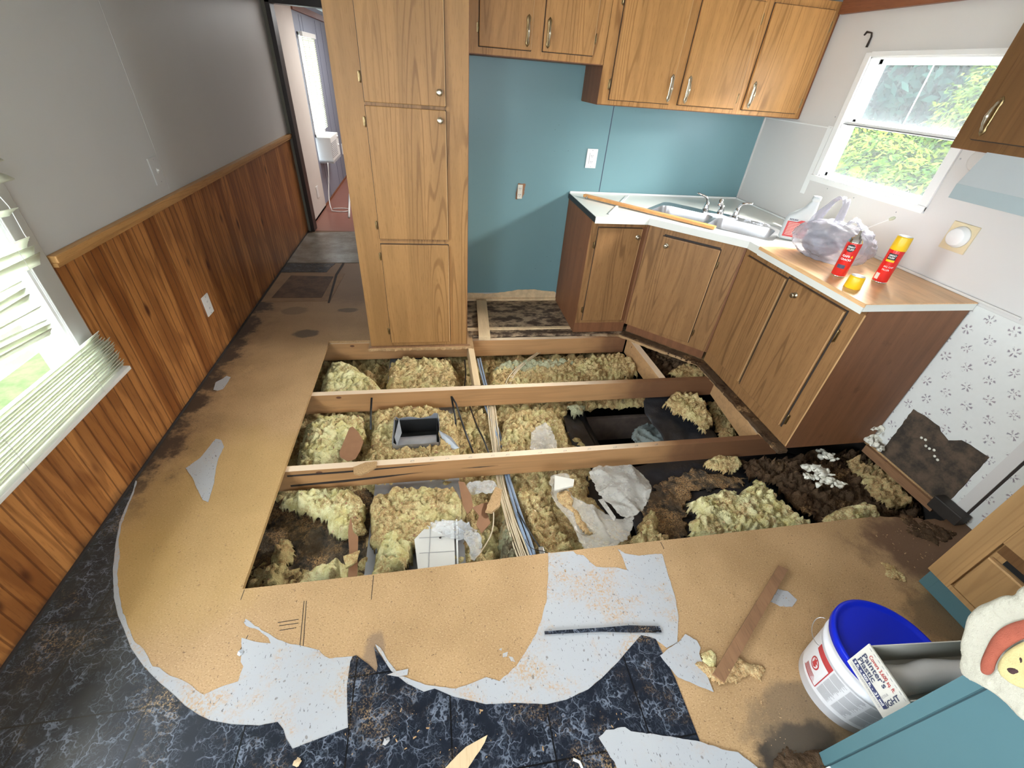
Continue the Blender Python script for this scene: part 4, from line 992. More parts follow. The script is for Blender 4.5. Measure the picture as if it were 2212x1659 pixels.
H('insulation_clump', [(1225, 868), (1270, 866), (1262, 885), (1240, 893)], -.17, .06, 'fib_green', 'small insulation tuft under the middle joist', seed=28, amp=.01)
H('insulation_clump', [(1432, 868), (1450, 845), (1490, 842), (1528, 860), (1545, 905), (1530, 925), (1500, 905), (1465, 880)], -.12, .07, 'fib_mix', 'yellow insulation tuft on the liner flap near the cabinet', seed=29, amp=.013, rag=.022)
H('insulation_clump', [(1530, 855), (1565, 870), (1610, 910), (1600, 950), (1560, 960), (1545, 900)], -.19, .07, 'fib_dirty', 'dirty brown insulation under the right hand block', seed=30, amp=.016)
H('insulation_clump', [(590, 1080), (620, 1052), (700, 1046), (770, 1050), (792, 1080), (790, 1140), (745, 1152), (705, 1140), (700, 1108), (640, 1095)], -.115, .09, 'fib_yellow', 'yellow insulation roll in the front bay under the split joist', seed=31, amp=.015)
H('insulation_clump', [(792, 1158), (797, 1060), (860, 1042), (985, 1040), (1012, 1090), (1005, 1120), (960, 1135), (930, 1155), (880, 1178), (830, 1175)], -.085, .12, 'fib_mix', 'thick insulation block with sawdust over the front part of the duct', seed=32, amp=.014, fall=.05)
H('insulation_clump', [(632, 1262), (640, 1228), (680, 1202), (725, 1188), (748, 1200), (752, 1236), (740, 1262), (690, 1268)], -.10, .11, 'fib_yellow', 'rounded yellow insulation pad at the front edge of the hole', seed=33, amp=.012, fall=.10)
H('insulation_clump', [(798, 1245), (805, 1180), (830, 1135), (870, 1130), (893, 1160), (890, 1200), (870, 1225), (850, 1240)], -.075, .12, 'fib_yellow', 'crumpled pale yellow insulation lump beside the white tile box', seed=34, amp=.015, fall=.05)
H('insulation_clump', [(560, 1262), (568, 1220), (590, 1160), (625, 1150), (632, 1180), (610, 1215), (600, 1262)], -.14, .09, 'fib_dirty', 'brownish insulation against the left edge of the front bay', seed=35, amp=.018)
H('insulation_clump', [(1085, 1225), (1075, 1150), (1085, 1105), (1108, 1110), (1125, 1160), (1130, 1215)], -.14, .09, 'fib_green', 'pale insulation left of the cable bundle', seed=36, amp=.015)
H('insulation_clump', [(1145, 1200), (1130, 1120), (1110, 1050), (1180, 1045), (1195, 1090), (1225, 1140), (1262, 1200)], -.14, .09, 'fib_mix', 'golden insulation between the blue tubes and the cloudy plastic', seed=37, amp=.018)
H('insulation_clump', [(1482, 1075), (1520, 1062), (1570, 1045), (1600, 1055), (1640, 1025), (1670, 1048), (1700, 1080), (1740, 1110), (1790, 1135), (1700, 1148), (1560, 1162), (1500, 1160), (1492, 1120), (1515, 1100)], -.10, .10, 'fib_yellow', 'largest spread of torn yellow insulation in front of the end panel', seed=38, amp=.016, rag=.024)
H('insulation_clump', [(1782, 1110), (1820, 1088), (1872, 1072), (1905, 1092), (1912, 1112), (1860, 1128), (1800, 1134)], -.07, .07, 'fib_yellow', 'yellow insulation strip by the rotted board corner', seed=39, amp=.012)
H('insulation_clump', [(1524, 992), (1550, 975), (1600, 980), (1612, 995), (1590, 1010), (1550, 1008)], -.13, .06, 'fib_mix', 'small insulation tuft below the front joist near the end panel', seed=40, amp=.012, rag=.02)
H('insulation_clump', [(1355, 1180), (1385, 1120), (1412, 1085), (1432, 1110), (1425, 1135), (1455, 1160), (1450, 1185), (1400, 1195)], -.11, .08, 'fib_mix', 'broken yellow insulation beside the cloudy plastic sheet', seed=41, amp=.017)
H('rotten_debris', [(1600, 985), (1700, 980), (1760, 970), (1880, 965), (1960, 1010), (2040, 1090), (1990, 1120), (1900, 1120), (1780, 1120), (1740, 1100), (1680, 1040), (1620, 1020)], -.15, .07, 'rot', 'heap of black and brown rotted wood debris in front of the end panel', 'debris', seed=42, amp=.022)
H('insulation_clump', [(1830, 985), (1880, 985), (1960, 1040), (1990, 1085), (1930, 1090), (1880, 1050)], -.10, .06, 'fib_dirty', 'mouldy insulation along the floral wall below the wallboard patch', seed=43, amp=.02)
H('rotten_debris', [(1375, 745), (1400, 735), (1460, 752), (1520, 770), (1548, 805), (1500, 812), (1445, 810)], -.10, .07, 'rot', 'cracked rotten wood between the angled block and the sink cabinet', 'debris', seed=44, amp=.018)
H('rotten_debris', [(1440, 800), (1475, 780), (1530, 790), (1545, 812), (1480, 815)], -.05, .05, 'fib_dirty', 'brown crumbled wood beside the middle joist end', 'debris', seed=45, amp=.012)
H('rotten_debris', [(1395, 1170), (1385, 1100), (1420, 1040), (1500, 1010), (1620, 1030), (1600, 1050), (1500, 1062), (1480, 1090), (1490, 1160)], -.215, .014, 'dust', 'thin sawdust spread over the black liner', 'debris', seed=46, amp=.004, rag=.03)
rr = random.Random(21)
for nm_, mt_, cnt, ll in (('wood_chips', 'cardboard', 420, 'reddish brown board flakes scattered over the insulation'), ('sawdust_chips', 'palewood', 420, 'pale sawdust flakes scattered over the insulation')):
    mb = MB()
    for _ in range(cnt):
        p = Vector(rr.choice(HEAPV)); L = .003+.009*rr.random()**2; a = Vector((rr.gauss(0, 1), rr.gauss(0, 1), rr.gauss(0, .35))).normalized()*L; b = Vector((-a.y, a.x, rr.gauss(0, .3)*L)).normalized()*L*rr.uniform(.3, .8); p += Vector((0, 0, .003))
        mb.sheet([p-a, p-b*.8, p+a*.9, p+b], .0015, a.cross(b))
    tag(mb.build(nm_, M[mt_]), ll, 'debris', None, 'stuff')
# spray foam blobs
def foamblob(name, c, r, label, seed=0, squash=.6, n=9):
    rr = random.Random(seed); mb = MB()
    for i in range(int(n*2.6)):
        an = rr.random()*2*PI; d = r*rr.random()**.6; rad = r*(.14+.20*rr.random())
        cc = Vector(c)+Vector((math.cos(an)*d, math.sin(an)*d, rr.random()*r*.4))
        prof = [(max(.0005, rad*math.sin(PI*k_/8)), -rad*squash*math.cos(PI*k_/8)) for k_ in range(9)]
        b0 = len(mb.v); mb.lathe(prof, cc, 10, (rr.random()*.4, rr.random()*.4, 1))
        for q in range(b0, len(mb.v)): v = mb.v[q]; mb.v[q] = v+Vector((MN.noise(v*60), MN.noise(v*60+Vector((3, 0, 0))), MN.noise(v*60+Vector((0, 3, 0)))))*r*.25
    return tag(mb.build(name, M['foam'], origin=c), label, 'foam')
foamblob('foam_blob', un(1765, 1030, 'z', -.10), .075, 'white foam blob with dirt veins on the rotted debris, the larger pair half', 1, n=12)
foamblob('foam_blob', un(1800, 1042, 'z', -.09), .050, 'white foam blob touching the larger foam blob on its right', 2)
foamblob('foam_blob', un(1785, 985, 'z', -.10), .055, 'thin white foam smear near the foot of the end panel', 3, n=6)
foamblob('foam_blob', un(1885, 925, 'x', XR-.04), .05, 'cream foam lump stuck at the base of the floral wall, the upper one', 4, 1, n=8)
foamblob('foam_blob', un(1888, 958, 'x', XR-.04), .055, 'yellowish foam lump stuck at the wall, below the cream lump', 5, 1, n=8)
# --- duct with register boot
DU = thing('air_duct', (-.12, 2.0, -.33), 'galvanised heating duct running through the bays with an open register boot', 'duct')
MB().box(-.36, .09, .95, 3.2, -.33, -.20).build('duct_body', M['galv'], DU)
bx0, bx1, by0, by1 = BOOT
mb = MB(); t = .002
for a, b in (((bx0, by0), (bx1, by0)), ((bx1, by0), (bx1, by1)), ((bx1, by1), (bx0, by1)), ((bx0, by1), (bx0, by0))):
    a, b = Vector((*a, 0)), Vector((*b, 0)); d = (b-a).normalized(); n = Vector((d.y, -d.x, 0)); k_ = 12
    top = []
    for i in range(k_+1):
        p = a.lerp(b, i/k_); z = -.090+.014*MN.noise(Vector((p.x*14, p.y*14, 2)))
        if abs(p.x-bx0) < .02: z += .022*(1-abs(p.x-bx0)/.02)
        if abs(p.x-bx1) < .03 and p.y > by1-.03: z += .02
        top.append(Vector((p.x, p.y, z))+n*.004)
    mb.sheet(top+[Vector((b.x, b.y, -.25)), Vector((a.x, a.y, -.25))], t, n)
mb.build('register_boot', M['galv'], DU)
MB().box(bx0+.004, bx1-.004, by0+.004, by1-.004, -.199, -.197).box(bx0+.006, bx1-.006, by1-.010, by1-.007, -.197, -.096).box(bx0+.006, bx0+.009, by0+.03, by1-.01, -.197, -.105).box(bx1-.009, bx1-.006, by0+.01, by1-.01, -.197, -.100).build('duct_shade_lining', M['shade_black'], DU)  # black lining paints the shadow inside the boot
cv = MB(); vs_c = []
for i in range(9):
    t_ = i/8; yy = by0+.004+(by1-by0)*.52*t_; zz = -.125+.030*math.sin(PI*t_*.9)-.03*t_
    vs_c += [Vector((bx0+.012, yy, zz)), Vector((bx1-.012, yy, zz+.006))]
cv.add(vs_c, [(2*i, 2*i+1, 2*i+3, 2*i+2) for i in range(8)], True); cv.build('curved_throat', M['galv'], DU)
fl = MB(); fl.sheet([un(948, 930, 'z', -.09), un(975, 945, 'z', -.09), un(992, 968, 'z', -.10), un(978, 972, 'z', -.12), un(955, 950, 'z', -.11)], .002, (0, 0, 1))
fl.sheet([un(852, 945, 'z', -.08), un(862, 905, 'z', -.05), un(868, 935, 'z', -.07), un(858, 962, 'z', -.09)], .002, (0, 0, 1)); fl.build('bent_flange', M['galv'], DU)
# --- white tile faced box at the front
TB = thing('tile_panel', tuple(un(955, 1180, 'z', -.10)), 'piece of white tile faced panel lying over the duct at the front edge', 'panel')
q = [un(930, 1128, 'z', -.09), un(980, 1124, 'z', -.09), un(984, 1245, 'z', -.09), un(905, 1250, 'z', -.09), un(895, 1165, 'z', -.09)]
MB().sheet(q, .02, (0, 0, -1)).build('panel', M['tile'], TB)
g = MB()
for (a, b) in (((930, 1130), (925, 1250)), ((906, 1195), (984, 1190)), ((905, 1162), (984, 1158))):
    p, r_ = un(*a, 'z', -.0885), un(*b, 'z', -.0885); d = (r_-p).normalized(); n = Vector((-d.y, d.x, 0))*.0012
    g.sheet([p-n, r_-n, r_+n, p+n], .0006, (0, 0, 1))
g.build('grout_line', M['inkgrey'], TB)
MB().tube([un(986, 1122, 'z', -.09), un(989, 1225, 'z', -.09)], .004, 6).build('corner_bead', M['white'], TB)
MB().lathe([(.004, 0), (.005, .002), (.001, .004)], un(951, 1162, 'z', -.088), 10).build('screw_head', M['dark'], TB)
# --- cables and tubes
def cable(name, px, z, r, mat, label, n=1, gap=.009, cat='cable', zs=None, grp=None):
    base = [un(x, y, 'z', (zs[i] if zs else z)) for i, (x, y) in enumerate(px)]
    for k_ in range(n):
        off = (k_-(n-1)/2)*gap
        pts = [b+Vector((off*(1+.25*math.sin(i*1.7+k_)), off*.2, .003*math.sin(i*2+k_*2))) for i, b in enumerate(base)]
        # smooth with catmull
        out = []
        for i in range(len(pts)-1):
            p0, p1, p2, p3 = pts[max(i-1, 0)], pts[i], pts[i+1], pts[min(i+2, len(pts)-1)]
            for s_ in range(6):
                t = s_/6; out.append(.5*((2*p1)+(p2-p0)*t+(2*p0-5*p1+4*p2-p3)*t*t+(3*p1-p0-3*p2+p3)*t**3))
        out.append(pts[-1])
        od = ['leftmost', 'second from the left', 'third from the left', 'fourth from the left', 'fifth from the left', 'rightmost'][k_ if k_ < n-1 else 5] if n > 1 else ''
        if n == 2: od = ['left', 'right'][k_]
        tag(MB().tube(out, r, 8).build(name, M[mat]), label.replace('one of the', od+' of the') if n > 1 else label, cat, grp)
cable('electric_cable', [(1058, 820), (1063, 890), (1070, 960), (1082, 1045), (1100, 1110), (1122, 1180), (1138, 1225)], 0, .0042, 'cable', 'one of the parallel cream cables beside the blue grey tubes', 6, .0085, zs=[-.180, -.172, -.170, -.172, -.14, -.12, -.125], grp='cream cables beside the blue tubes')
cable('electric_cable', [(1092, 850), (1105, 815), (1130, 785), (1165, 760)], -.135, .0035, 'cable', 'one of the fanned cream cables in the back bay', 4, .012, zs=[-.12, -.10, -.10, -.15], grp='cream cables in the back bay')
cable('electric_cable', [(1060, 1075), (1066, 1110), (1062, 1150), (1040, 1190), (1022, 1212)], -.10, .003, 'cable', 'single cream cable curling left toward the clear plastic wrap', 1)
cable('blue_tube', [(1048, 870), (1075, 935), (1086, 985), (1100, 1045), (1118, 1105), (1140, 1165), (1158, 1222)], 0, .008, 'conduit', 'one of the blue grey plastic tubes beside the cream cables', 2, .018, 'tube', zs=[-.185, -.178, -.176, -.178, -.14, -.12, -.13], grp='blue grey tubes in the front bays')
cable('blue_tube', [(1034, 775), (1040, 800), (1050, 838)], 0, .007, 'conduit', 'one of the short blue grey tube ends beside the pale block', 2, .016, 'tube', zs=[-.10, -.09, -.12], grp='blue grey tubes in the back bay')
cable('black_cable', [(1015, 878), (1030, 920), (1045, 950), (1058, 985)], 0, .005, 'black', 'black cable curving down to the front joist, right of the black strap', 1, zs=[-.17, -.13, -.13, -.17])
cable('black_cable', [(1004, 778), (1006, 810), (1002, 845)], 0, .005, 'black', 'black cable in the back bay left of the pale block', 1, zs=[-.13, -.10, -.13])
cable('black_cable', [(1118, 1105), (1135, 1135), (1155, 1165), (1172, 1190)], -.12, .004, 'black', 'black cable leading to the small metal clamp at the front edge', 1)
def strap(px, zs, w, label, ys=None):
    P = [un(x, y, 'z', z) for (x, y), z in zip(px, zs)]
    tag(MB().tube(P, w, 6, flat=.35).build('black_strap', M['black']), label, 'strap')
strap([(975, 856), (983, 900), (985, 925)], (-.022, -.11, -.15), .006, 'short black hanger strap end below the middle joist')
strap([(976, 857), (985, 872), (1004, 930), (1022, 978)], (-.022, -.05, -.12, -.15), .006, 'long black hanger strap from middle joist to front joist')
strap([(803, 859), (801, 890), (801, 928)], (-.022, -.08, -.11), .006, 'black hanger strap below the left end of the middle joist')
cl = thing('cable_clamp', tuple(un(1170, 1190, 'z', -.10)), 'small metal cable clamp with a bent wire at the front edge of the hole', 'clamp')
MB().box(*[c for v in [(wloc(cl).x-.012, wloc(cl).x+.012), (wloc(cl).y-.02, wloc(cl).y+.02)] for c in v], -.115, -.095, bev=.004).build('clamp_body', M['chrome'], cl)
MB().tube(bez([un(1135, 1165, 'z', -.10), un(1145, 1195, 'z', -.08), un(1165, 1185, 'z', -.07), un(1185, 1195, 'z', -.08)], 10), .0015, 6).build('wire', M['black'], cl)
# --- cardboard, chip pieces
def slab(name, px, z, th, mat, label, cat, n=(0, 0, 1), rag=0, seed=0, tilt=0):
    P = [un(x, y, 'z', z) for x, y in px]
    if rag: P = [Vector((x, y, z)) for x, y in ragged([(p.x, p.y) for p in P], .012, rag, seed)]
    if tilt:
        c = sum(P, Vector())/len(P); P = [p+Vector((0, 0, tilt*(p.x-c.x))) for p in P]
    return tag(MB().sheet(P, th, n).build(name, M[mat]), label, cat)
slab('cardboard_piece', [(755, 925), (762, 922), (775, 935), (785, 955), (778, 975), (768, 992), (752, 997), (735, 988), (733, 978)], -.085, .003, 'cardboard', 'flat brown board scrap on yellow insulation in the middle bay', 'cardboard')
slab('cardboard_piece', [(990, 1036), (1003, 1042), (1018, 1075), (1022, 1100), (1010, 1112), (1000, 1090)], -.08, .003, 'cardboard', 'narrow brown cardboard strip standing beside the duct block', 'cardboard', tilt=.5)
slab('cardboard_piece', [(1020, 1105), (1045, 1085), (1058, 1078), (1050, 1100), (1060, 1125), (1040, 1155), (1028, 1140), (1035, 1118)], -.07, .004, 'cardboard', 'curled brown cardboard piece left of the cream cables', 'cardboard', tilt=-.6)
slab('chipboard_chunk', [(1055, 1090), (1070, 1055), (1084, 1062), (1080, 1095), (1062, 1110), (1048, 1108)], -.06, .014, 'chipboard', 'crumbly chipboard chunk beside the cables in the front bay', 'wood chunk', rag=.004, seed=3)
slab('chipboard_chunk', [(764, 1012), (790, 1002), (815, 1000), (812, 1012), (795, 1022), (780, 1028), (765, 1026)], -.018, .012, 'chipboard', 'crumbly chipboard chunk sitting on the front joist', 'wood chunk', rag=.004, seed=4)
slab('cardboard_piece', [(752, 1150), (758, 1115), (763, 1150), (774, 1160), (772, 1245), (752, 1248), (755, 1200)], -.09, .004, 'cardboard', 'torn upright cardboard strip between two insulation mounds in front', 'cardboard')
slab('fibre_batt_scrap', [(742, 1205), (778, 1192), (770, 1215), (748, 1230)], -.065, .012, 'fib_mix', 'small square insulation scrap on the cardboard strip', 'insulation', rag=.004, seed=6)
# --- plastic films in the hole
drape('plastic_sheet', [(1182, 1030), (1215, 1020), (1235, 1032), (1225, 1062), (1262, 1085), (1290, 1090), (1340, 1125), (1368, 1105), (1366, 1150), (1345, 1172), (1300, 1190), (1262, 1188), (1245, 1150), (1232, 1128), (1195, 1090)], -.085, 'film_white', 'cloudy plastic sheet filled with sawdust in the front bay', 'plastic sheet', amp=.030, fr=3.6, seed=11, crease=.012, cell=.012, th=.0012)
drape('plastic_sheet', [(1268, 1012), (1330, 1003), (1385, 1015), (1410, 1045), (1402, 1080), (1380, 1112), (1345, 1122), (1322, 1095), (1295, 1082), (1283, 1045)], -.070, 'film_white', 'round folded cloudy plastic sheet against the front joist', 'plastic sheet', amp=.034, fr=3.6, seed=12, crease=.014, cell=.012, th=.0012)
slab('plastic_fold', [(1292, 1080), (1302, 1078), (1330, 1118), (1326, 1126)], -.052, .003, 'film_white', 'stiff translucent plastic fold between the two cloudy sheets', 'plastic sheet')
heap('sawdust_heap', [(1200, 1058), (1236, 1058), (1240, 1085), (1262, 1120), (1285, 1150), (1262, 1150), (1230, 1100), (1205, 1082)], -.072, .03, 'fib_brown', 'sawdust lying inside the cloudy plastic sheet', 'sawdust', seed=71, amp=.006, cell=.005, fall=.03)
drape('plastic_sheet', [(1148, 925), (1185, 915), (1200, 950), (1205, 985), (1145, 985)], -.09, 'film_white', 'cloudy plastic pouch in the middle bay', 'plastic sheet', amp=.018, fr=8, seed=13, crease=.010, cell=.012, th=.0015)
drape('plastic_wrap', [(930, 1130), (975, 1122), (1020, 1135), (1045, 1170), (1030, 1212), (1012, 1205), (1015, 1175), (985, 1160), (935, 1155)], -.07, 'film_clear', 'crinkled clear plastic wrap over the tile panel', 'plastic wrap', amp=.02, fr=12, seed=14, crease=.014, cell=.010, th=.001)
drape('plastic_wrap', [(1000, 1045), (1060, 1035), (1075, 1050), (1060, 1070), (1010, 1068)], -.10, 'film_clear', 'clear plastic wrap under the front joist by the cables', 'plastic wrap', amp=.015, fr=12, seed=15, crease=.012, cell=.012, th=.001)
slab('felt_chunk', [(1198, 1030), (1240, 1038), (1238, 1052), (1197, 1062)], -.055, .010, 'card', 'white and tan board offcut lying in the cloudy plastic', 'board scrap')

# ================================================================== THINGS ON THE COUNTER
ZT = .9145
def can(name, c, cap, label, lean, seedtxt):
    c = Vector(c); r = .032
    T = thing(name, tuple(c), label, 'spray can')
    MB().lathe([(r*.9, 0), (r, .003), (r, .008)], c, 28).build('base_rim', M['chrome'], T)
    bd = MB().lathe([(r, .008), (r+.0003, .010), (r+.0003, .168), (r, .170)], c, 32, cap=False).build('can_body', M['red'], T)
    MB().lathe([(r+.001, .170), (r, .174), (r*.82, .186), (r*.78, .190), (r*.5, .194), (r*.42, .202), (.006, .206), (.005, .224), (.003, .226)], c, 28).build('dome', M['chrome'], T)
    view = math.atan2(-c.y, -c.x)      # side facing the viewer
    def wrapper(a0, z0, dd=.0008):
        R = r+.0003+dd
        return lambda x, y: c+Vector((math.cos(a0+x/R)*R, math.sin(a0+x/R)*R, z0+y))
    def patch(a0, z0, w, h, mat, nm, dd=.0005, rnd_=False):
        mb = MB(); k = 12; R = r+.0003+dd
        vs = []
        for i in range(k+1):
            t = i/k-.5; hh = h/2*(math.sqrt(max(.02, 1-(2*t)**2)) if rnd_ else 1)
            for sgn in (-1, 1): vs.append(c+Vector((math.cos(a0+t*w/R)*R, math.sin(a0+t*w/R)*R, z0+h/2+sgn*hh)))
        mb.add(vs, [(2*i, 2*i+2, 2*i+3, 2*i+1) for i in range(k)]); return mb.build(nm, M[mat], bd)
    if cap:
        MB().lathe([(.0335, .163), (.034, .165), (.0315, .222), (.030, .226)], c, 32).build('cap', M['yellow'], T)
        MB().lathe([(.029, .2262), (.001, .2264)], c, 24).build('cap_top', M['plastic_white'], T)
        patch(view-.15, .118, .036, .030, 'black', 'label_field'); patch(view-.15, .108, .036, .010, 'yellow', 'label_field')
        patch(view-.7, .018, .020, .030, 'card', 'price_sticker')
        MB().text('GREAT', .010, c, (1, 0, 0), (0, 0, 1), wrap=wrapper(view-.60, .135, .0012), bold=.0003).text('STUFF', .010, c, (1, 0, 0), (0, 0, 1), wrap=wrapper(view-.60, .124, .0012), bold=.0003).build('lettering', M['plastic_white'], bd)
        MB().text('BIG GAP', .011, c, (1, 0, 0), (0, 0, 1), wrap=wrapper(view-.5, .08, .001)).text('FILLER', .011, c, (1, 0, 0), (0, 0, 1), wrap=wrapper(view-.5, .065, .001)).build('lettering', M['plastic_white'], bd)
    else:
        patch(view-.15, .128, .038, .036, 'black', 'label_field', rnd_=True)
        MB().text('GREAT', .0105, c, (1, 0, 0), (0, 0, 1), wrap=wrapper(view-.62, .148, .0012), bold=.0003).text('STUFF', .0115, c, (1, 0, 0), (0, 0, 1), wrap=wrapper(view-.60, .136, .0012), bold=.0003).build('lettering', M['plastic_white'], bd)
        MB().text('GAPS', .014, c, (1, 0, 0), (0, 0, 1), wrap=wrapper(view-.72, .102, .001), bold=.0003).text('CRACKS', .0125, c, (1, 0, 0), (0, 0, 1), wrap=wrapper(view-.74, .086, .001), bold=.0003).build('lettering', M['plastic_white'], bd)
        MB().text('&', .016, c, (1, 0, 0), (0, 0, 1), wrap=wrapper(view+.42, .101, .001), bold=.0005).build('lettering', M['yellow'], bd)
        patch(view-.2, .045, .034, .018, 'ink', 'label_field')
        MB().tube([c+Vector((0, 0, .22)), c+Vector((.008, -.004, .238))], .004, 8).build('nozzle', M['plastic_white'], T)
    return T
can('spray_can', (2.032, 1.800, ZT), False, 'red foam spray can without its cap, in front of the plastic bag', 0, 1)
can('spray_can', (2.205, 1.722, ZT), True, 'red foam spray can wearing a yellow cap, near the window wall', 0, 2)
cc = Vector((1.985, 1.655, ZT))
CP = thing('yellow_cap', tuple(cc), 'loose yellow spray can cap standing on the counter', 'cap')
MB().lathe([(.0345, 0), (.0355, .002), (.0325, .052), (.030, .058)], cc, 32).build('cap_shell', M['yellow'], CP)
MB().lathe([(.0295, .0582), (.001, .0584)], cc, 24).build('cap_top', M['plastic_white'], CP)
# jug
jc = Vector((2.215, 2.395, ZT)); ja = math.radians(-35)
JG = thing('bottle', tuple(jc), 'grey plastic jug with red label and angled neck behind the bag', 'bottle')
jd = Vector((math.cos(ja), math.sin(ja), 0)); jn = Vector((-jd.y, jd.x, 0))
mb = MB(); vs, fs = [], []; lev = [(0, .070, .034, 0), (.006, .074, .038, 0), (.11, .074, .038, 0), (.135, .070, .036, .002), (.165, .048, .030, .020), (.19, .032, .024, .034), (.225, .021, .020, .042), (.232, .019, .019, .042), (.234, .023, .022, .042), (.255, .022, .022, .042), (.257, .015, .015, .042)]
N_ = 24
for z, a, b, o_ in lev:
    for k_ in range(N_):
        an = 2*PI*k_/N_; ca, sa = math.cos(an), math.sin(an); e = .45
        vs.append(jc+jd*(o_+a*math.copysign(abs(ca)**e, ca))+jn*(b*math.copysign(abs(sa)**e, sa))+Vector((0, 0, z)))
for i in range(len(lev)-1):
    for k_ in range(N_): fs.append((i*N_+k_, i*N_+(k_+1) % N_, (i+1)*N_+(k_+1) % N_, (i+1)*N_+k_))
fs += [tuple(range(N_)), tuple((len(lev)-1)*N_+k_ for k_ in range(N_))]
mb.add(vs, fs, True).build('bottle_body', M['jug'], JG)
f0 = jc-jn*.0388
lab = MB().sheet([f0-jd*.060+Vector((0, 0, .018)), f0+jd*.060+Vector((0, 0, .018)), f0+jd*.060+Vector((0, 0, .118)), f0+jd*.010+Vector((0, 0, .120)), f0-jd*.010+Vector((0, 0, .108)), f0-jd*.060+Vector((0, 0, .108))], .0008, -jn).build('label', M['redlabel'], JG)
tx_ = MB()
rr = random.Random(5)
for i in range(9):
    z = .098-.0085*i; x0, x1 = -.050, -.050+.055+rr.random()*.045
    tx_.sheet([f0-jn*.001+jd*x0+Vector((0, 0, z)), f0-jn*.001+jd*x1+Vector((0, 0, z)), f0-jn*.001+jd*x1+Vector((0, 0, z+.0025)), f0-jn*.001+jd*x0+Vector((0, 0, z+.0025))], .0003, -jn)
tx_.build('small_print', M['card'], lab)
MB().text('ROLAN', .014, f0-jn*.001-jd*.055+Vector((0, 0, .114)), jd, (0, 0, 1), bold=.0004).build('lettering', M['ink'], JG)
# plastic bag
bc = Vector((2.175, 2.045, ZT)); BG = thing('plastic_bag', tuple(bc), 'knotted translucent grey plastic bag slumped on the counter', 'bag')
bm = bmesh.new(); bmesh.ops.create_icosphere(bm, subdivisions=5, radius=1)
ax = Vector((.62, -.78, 0)); ay = Vector((.78, .62, 0))
for v in bm.verts:
    d = v.co.normalized(); n = MN.fractal(d*1.6, 1, 2, 3); r1 = 1-abs(MN.noise(d*4.2+Vector((1, 2, 3))))*2; r2 = 1-abs(MN.noise(Vector((d.x*3, d.y*3, d.z*1.2))*2.4))*2
    k_ = 1+.10*n+.05*r1+.035*r2
    lx, ly, lz = d.x*.195*k_, d.y*.135*k_, d.z*.105*k_
    if lz < -.085: lz = -.085
    if lz > .03: lz *= 1+.25*max(0, -d.x)
    v.co = bc+ax*lx+ay*ly+Vector((0, 0, lz+.086))
bm.verts.index_update(); mb = MB().add([v.co.copy() for v in bm.verts], [[v.index for v in f.verts] for f in bm.faces], True); bm.free()
mb.build('bag_body', M['bag'], BG)
def ribbon(path, w, wd, mb):
    vs = []; n = len(path)
    for i, p in enumerate(path):
        for j in range(5):
            t = (j/4-.5); vs.append(p+Vector(wd)*t*w[i]+Vector((0, 0, 1))*.010*math.sin(j*2.2+i*.9))
    return mb.add(vs, [(5*i+j, 5*i+j+1, 5*i+5+j+1, 5*i+5+j) for i in range(n-1) for j in range(4)], True)
hp = bez([bc-ax*.14+Vector((0, 0, .13)), bc-ax*.13+Vector((0, 0, .30)), bc-ax*.04+Vector((0, 0, .37)), bc-ax*.0+Vector((0, 0, .33)), bc-ax*.04+Vector((0, 0, .22)), bc-ax*.03+Vector((0, 0, .13))], 22)
mb = MB(); ribbon(hp, [.10-.05*math.sin(PI*i/22) for i in range(23)], tuple((ay*.8+ax*.4).normalized()), mb); h_ = mb.build('handle', M['bag'], BG); h_.modifiers.new('t', 'SOLIDIFY').thickness = .0015
hp = bez([bc+ax*.0+Vector((0, 0, .15)), bc+ax*.02+Vector((0, 0, .26)), bc+ax*.07+Vector((0, 0, .22)), bc+ax*.15+Vector((0, 0, .13))], 16)
mb = MB(); ribbon(hp, [.13-.03*math.sin(PI*i/16) for i in range(17)], tuple((ay*.9).normalized()), mb); h_ = mb.build('loose_film', M['bag'], BG); h_.modifiers.new('t', 'SOLIDIFY').thickness = .0015
bm = bmesh.new(); bmesh.ops.create_icosphere(bm, subdivisions=3, radius=.098)
mb = MB().add([Vector((v.co.x, v.co.y, v.co.z*.68+.072))+bc-ax*.055 for v in bm.verts], [[v.index for v in f.verts] for f in bm.faces], True); bm.free()
mb.build('bag_contents', plain('dark_bag_contents', (.045, .05, .075), .6, var=.5, vs=14), BG)
# thin rod with a pad on its tip
p0, p1 = bc+ax*.075+Vector((0, .0, .168)), un(1922, 474, 'y', 1.86)
SW = thing('applicator_wand', tuple(p0), 'thin wand with a rounded tip sticking out of the plastic bag', 'wand')
MB().tube([p0-(p1-p0)*.2, p1], .0022, 8).build('rod', M['plastic_white'], SW)
dv = (p1-p0).normalized(); MB().lathe([(.001, -.004), (.007, 0), (.009, .010), (.008, .020), (.003, .026)], p1, 12, dv).build('tip', plain('pale_green_tip', (.50, .52, .38), .6), SW)
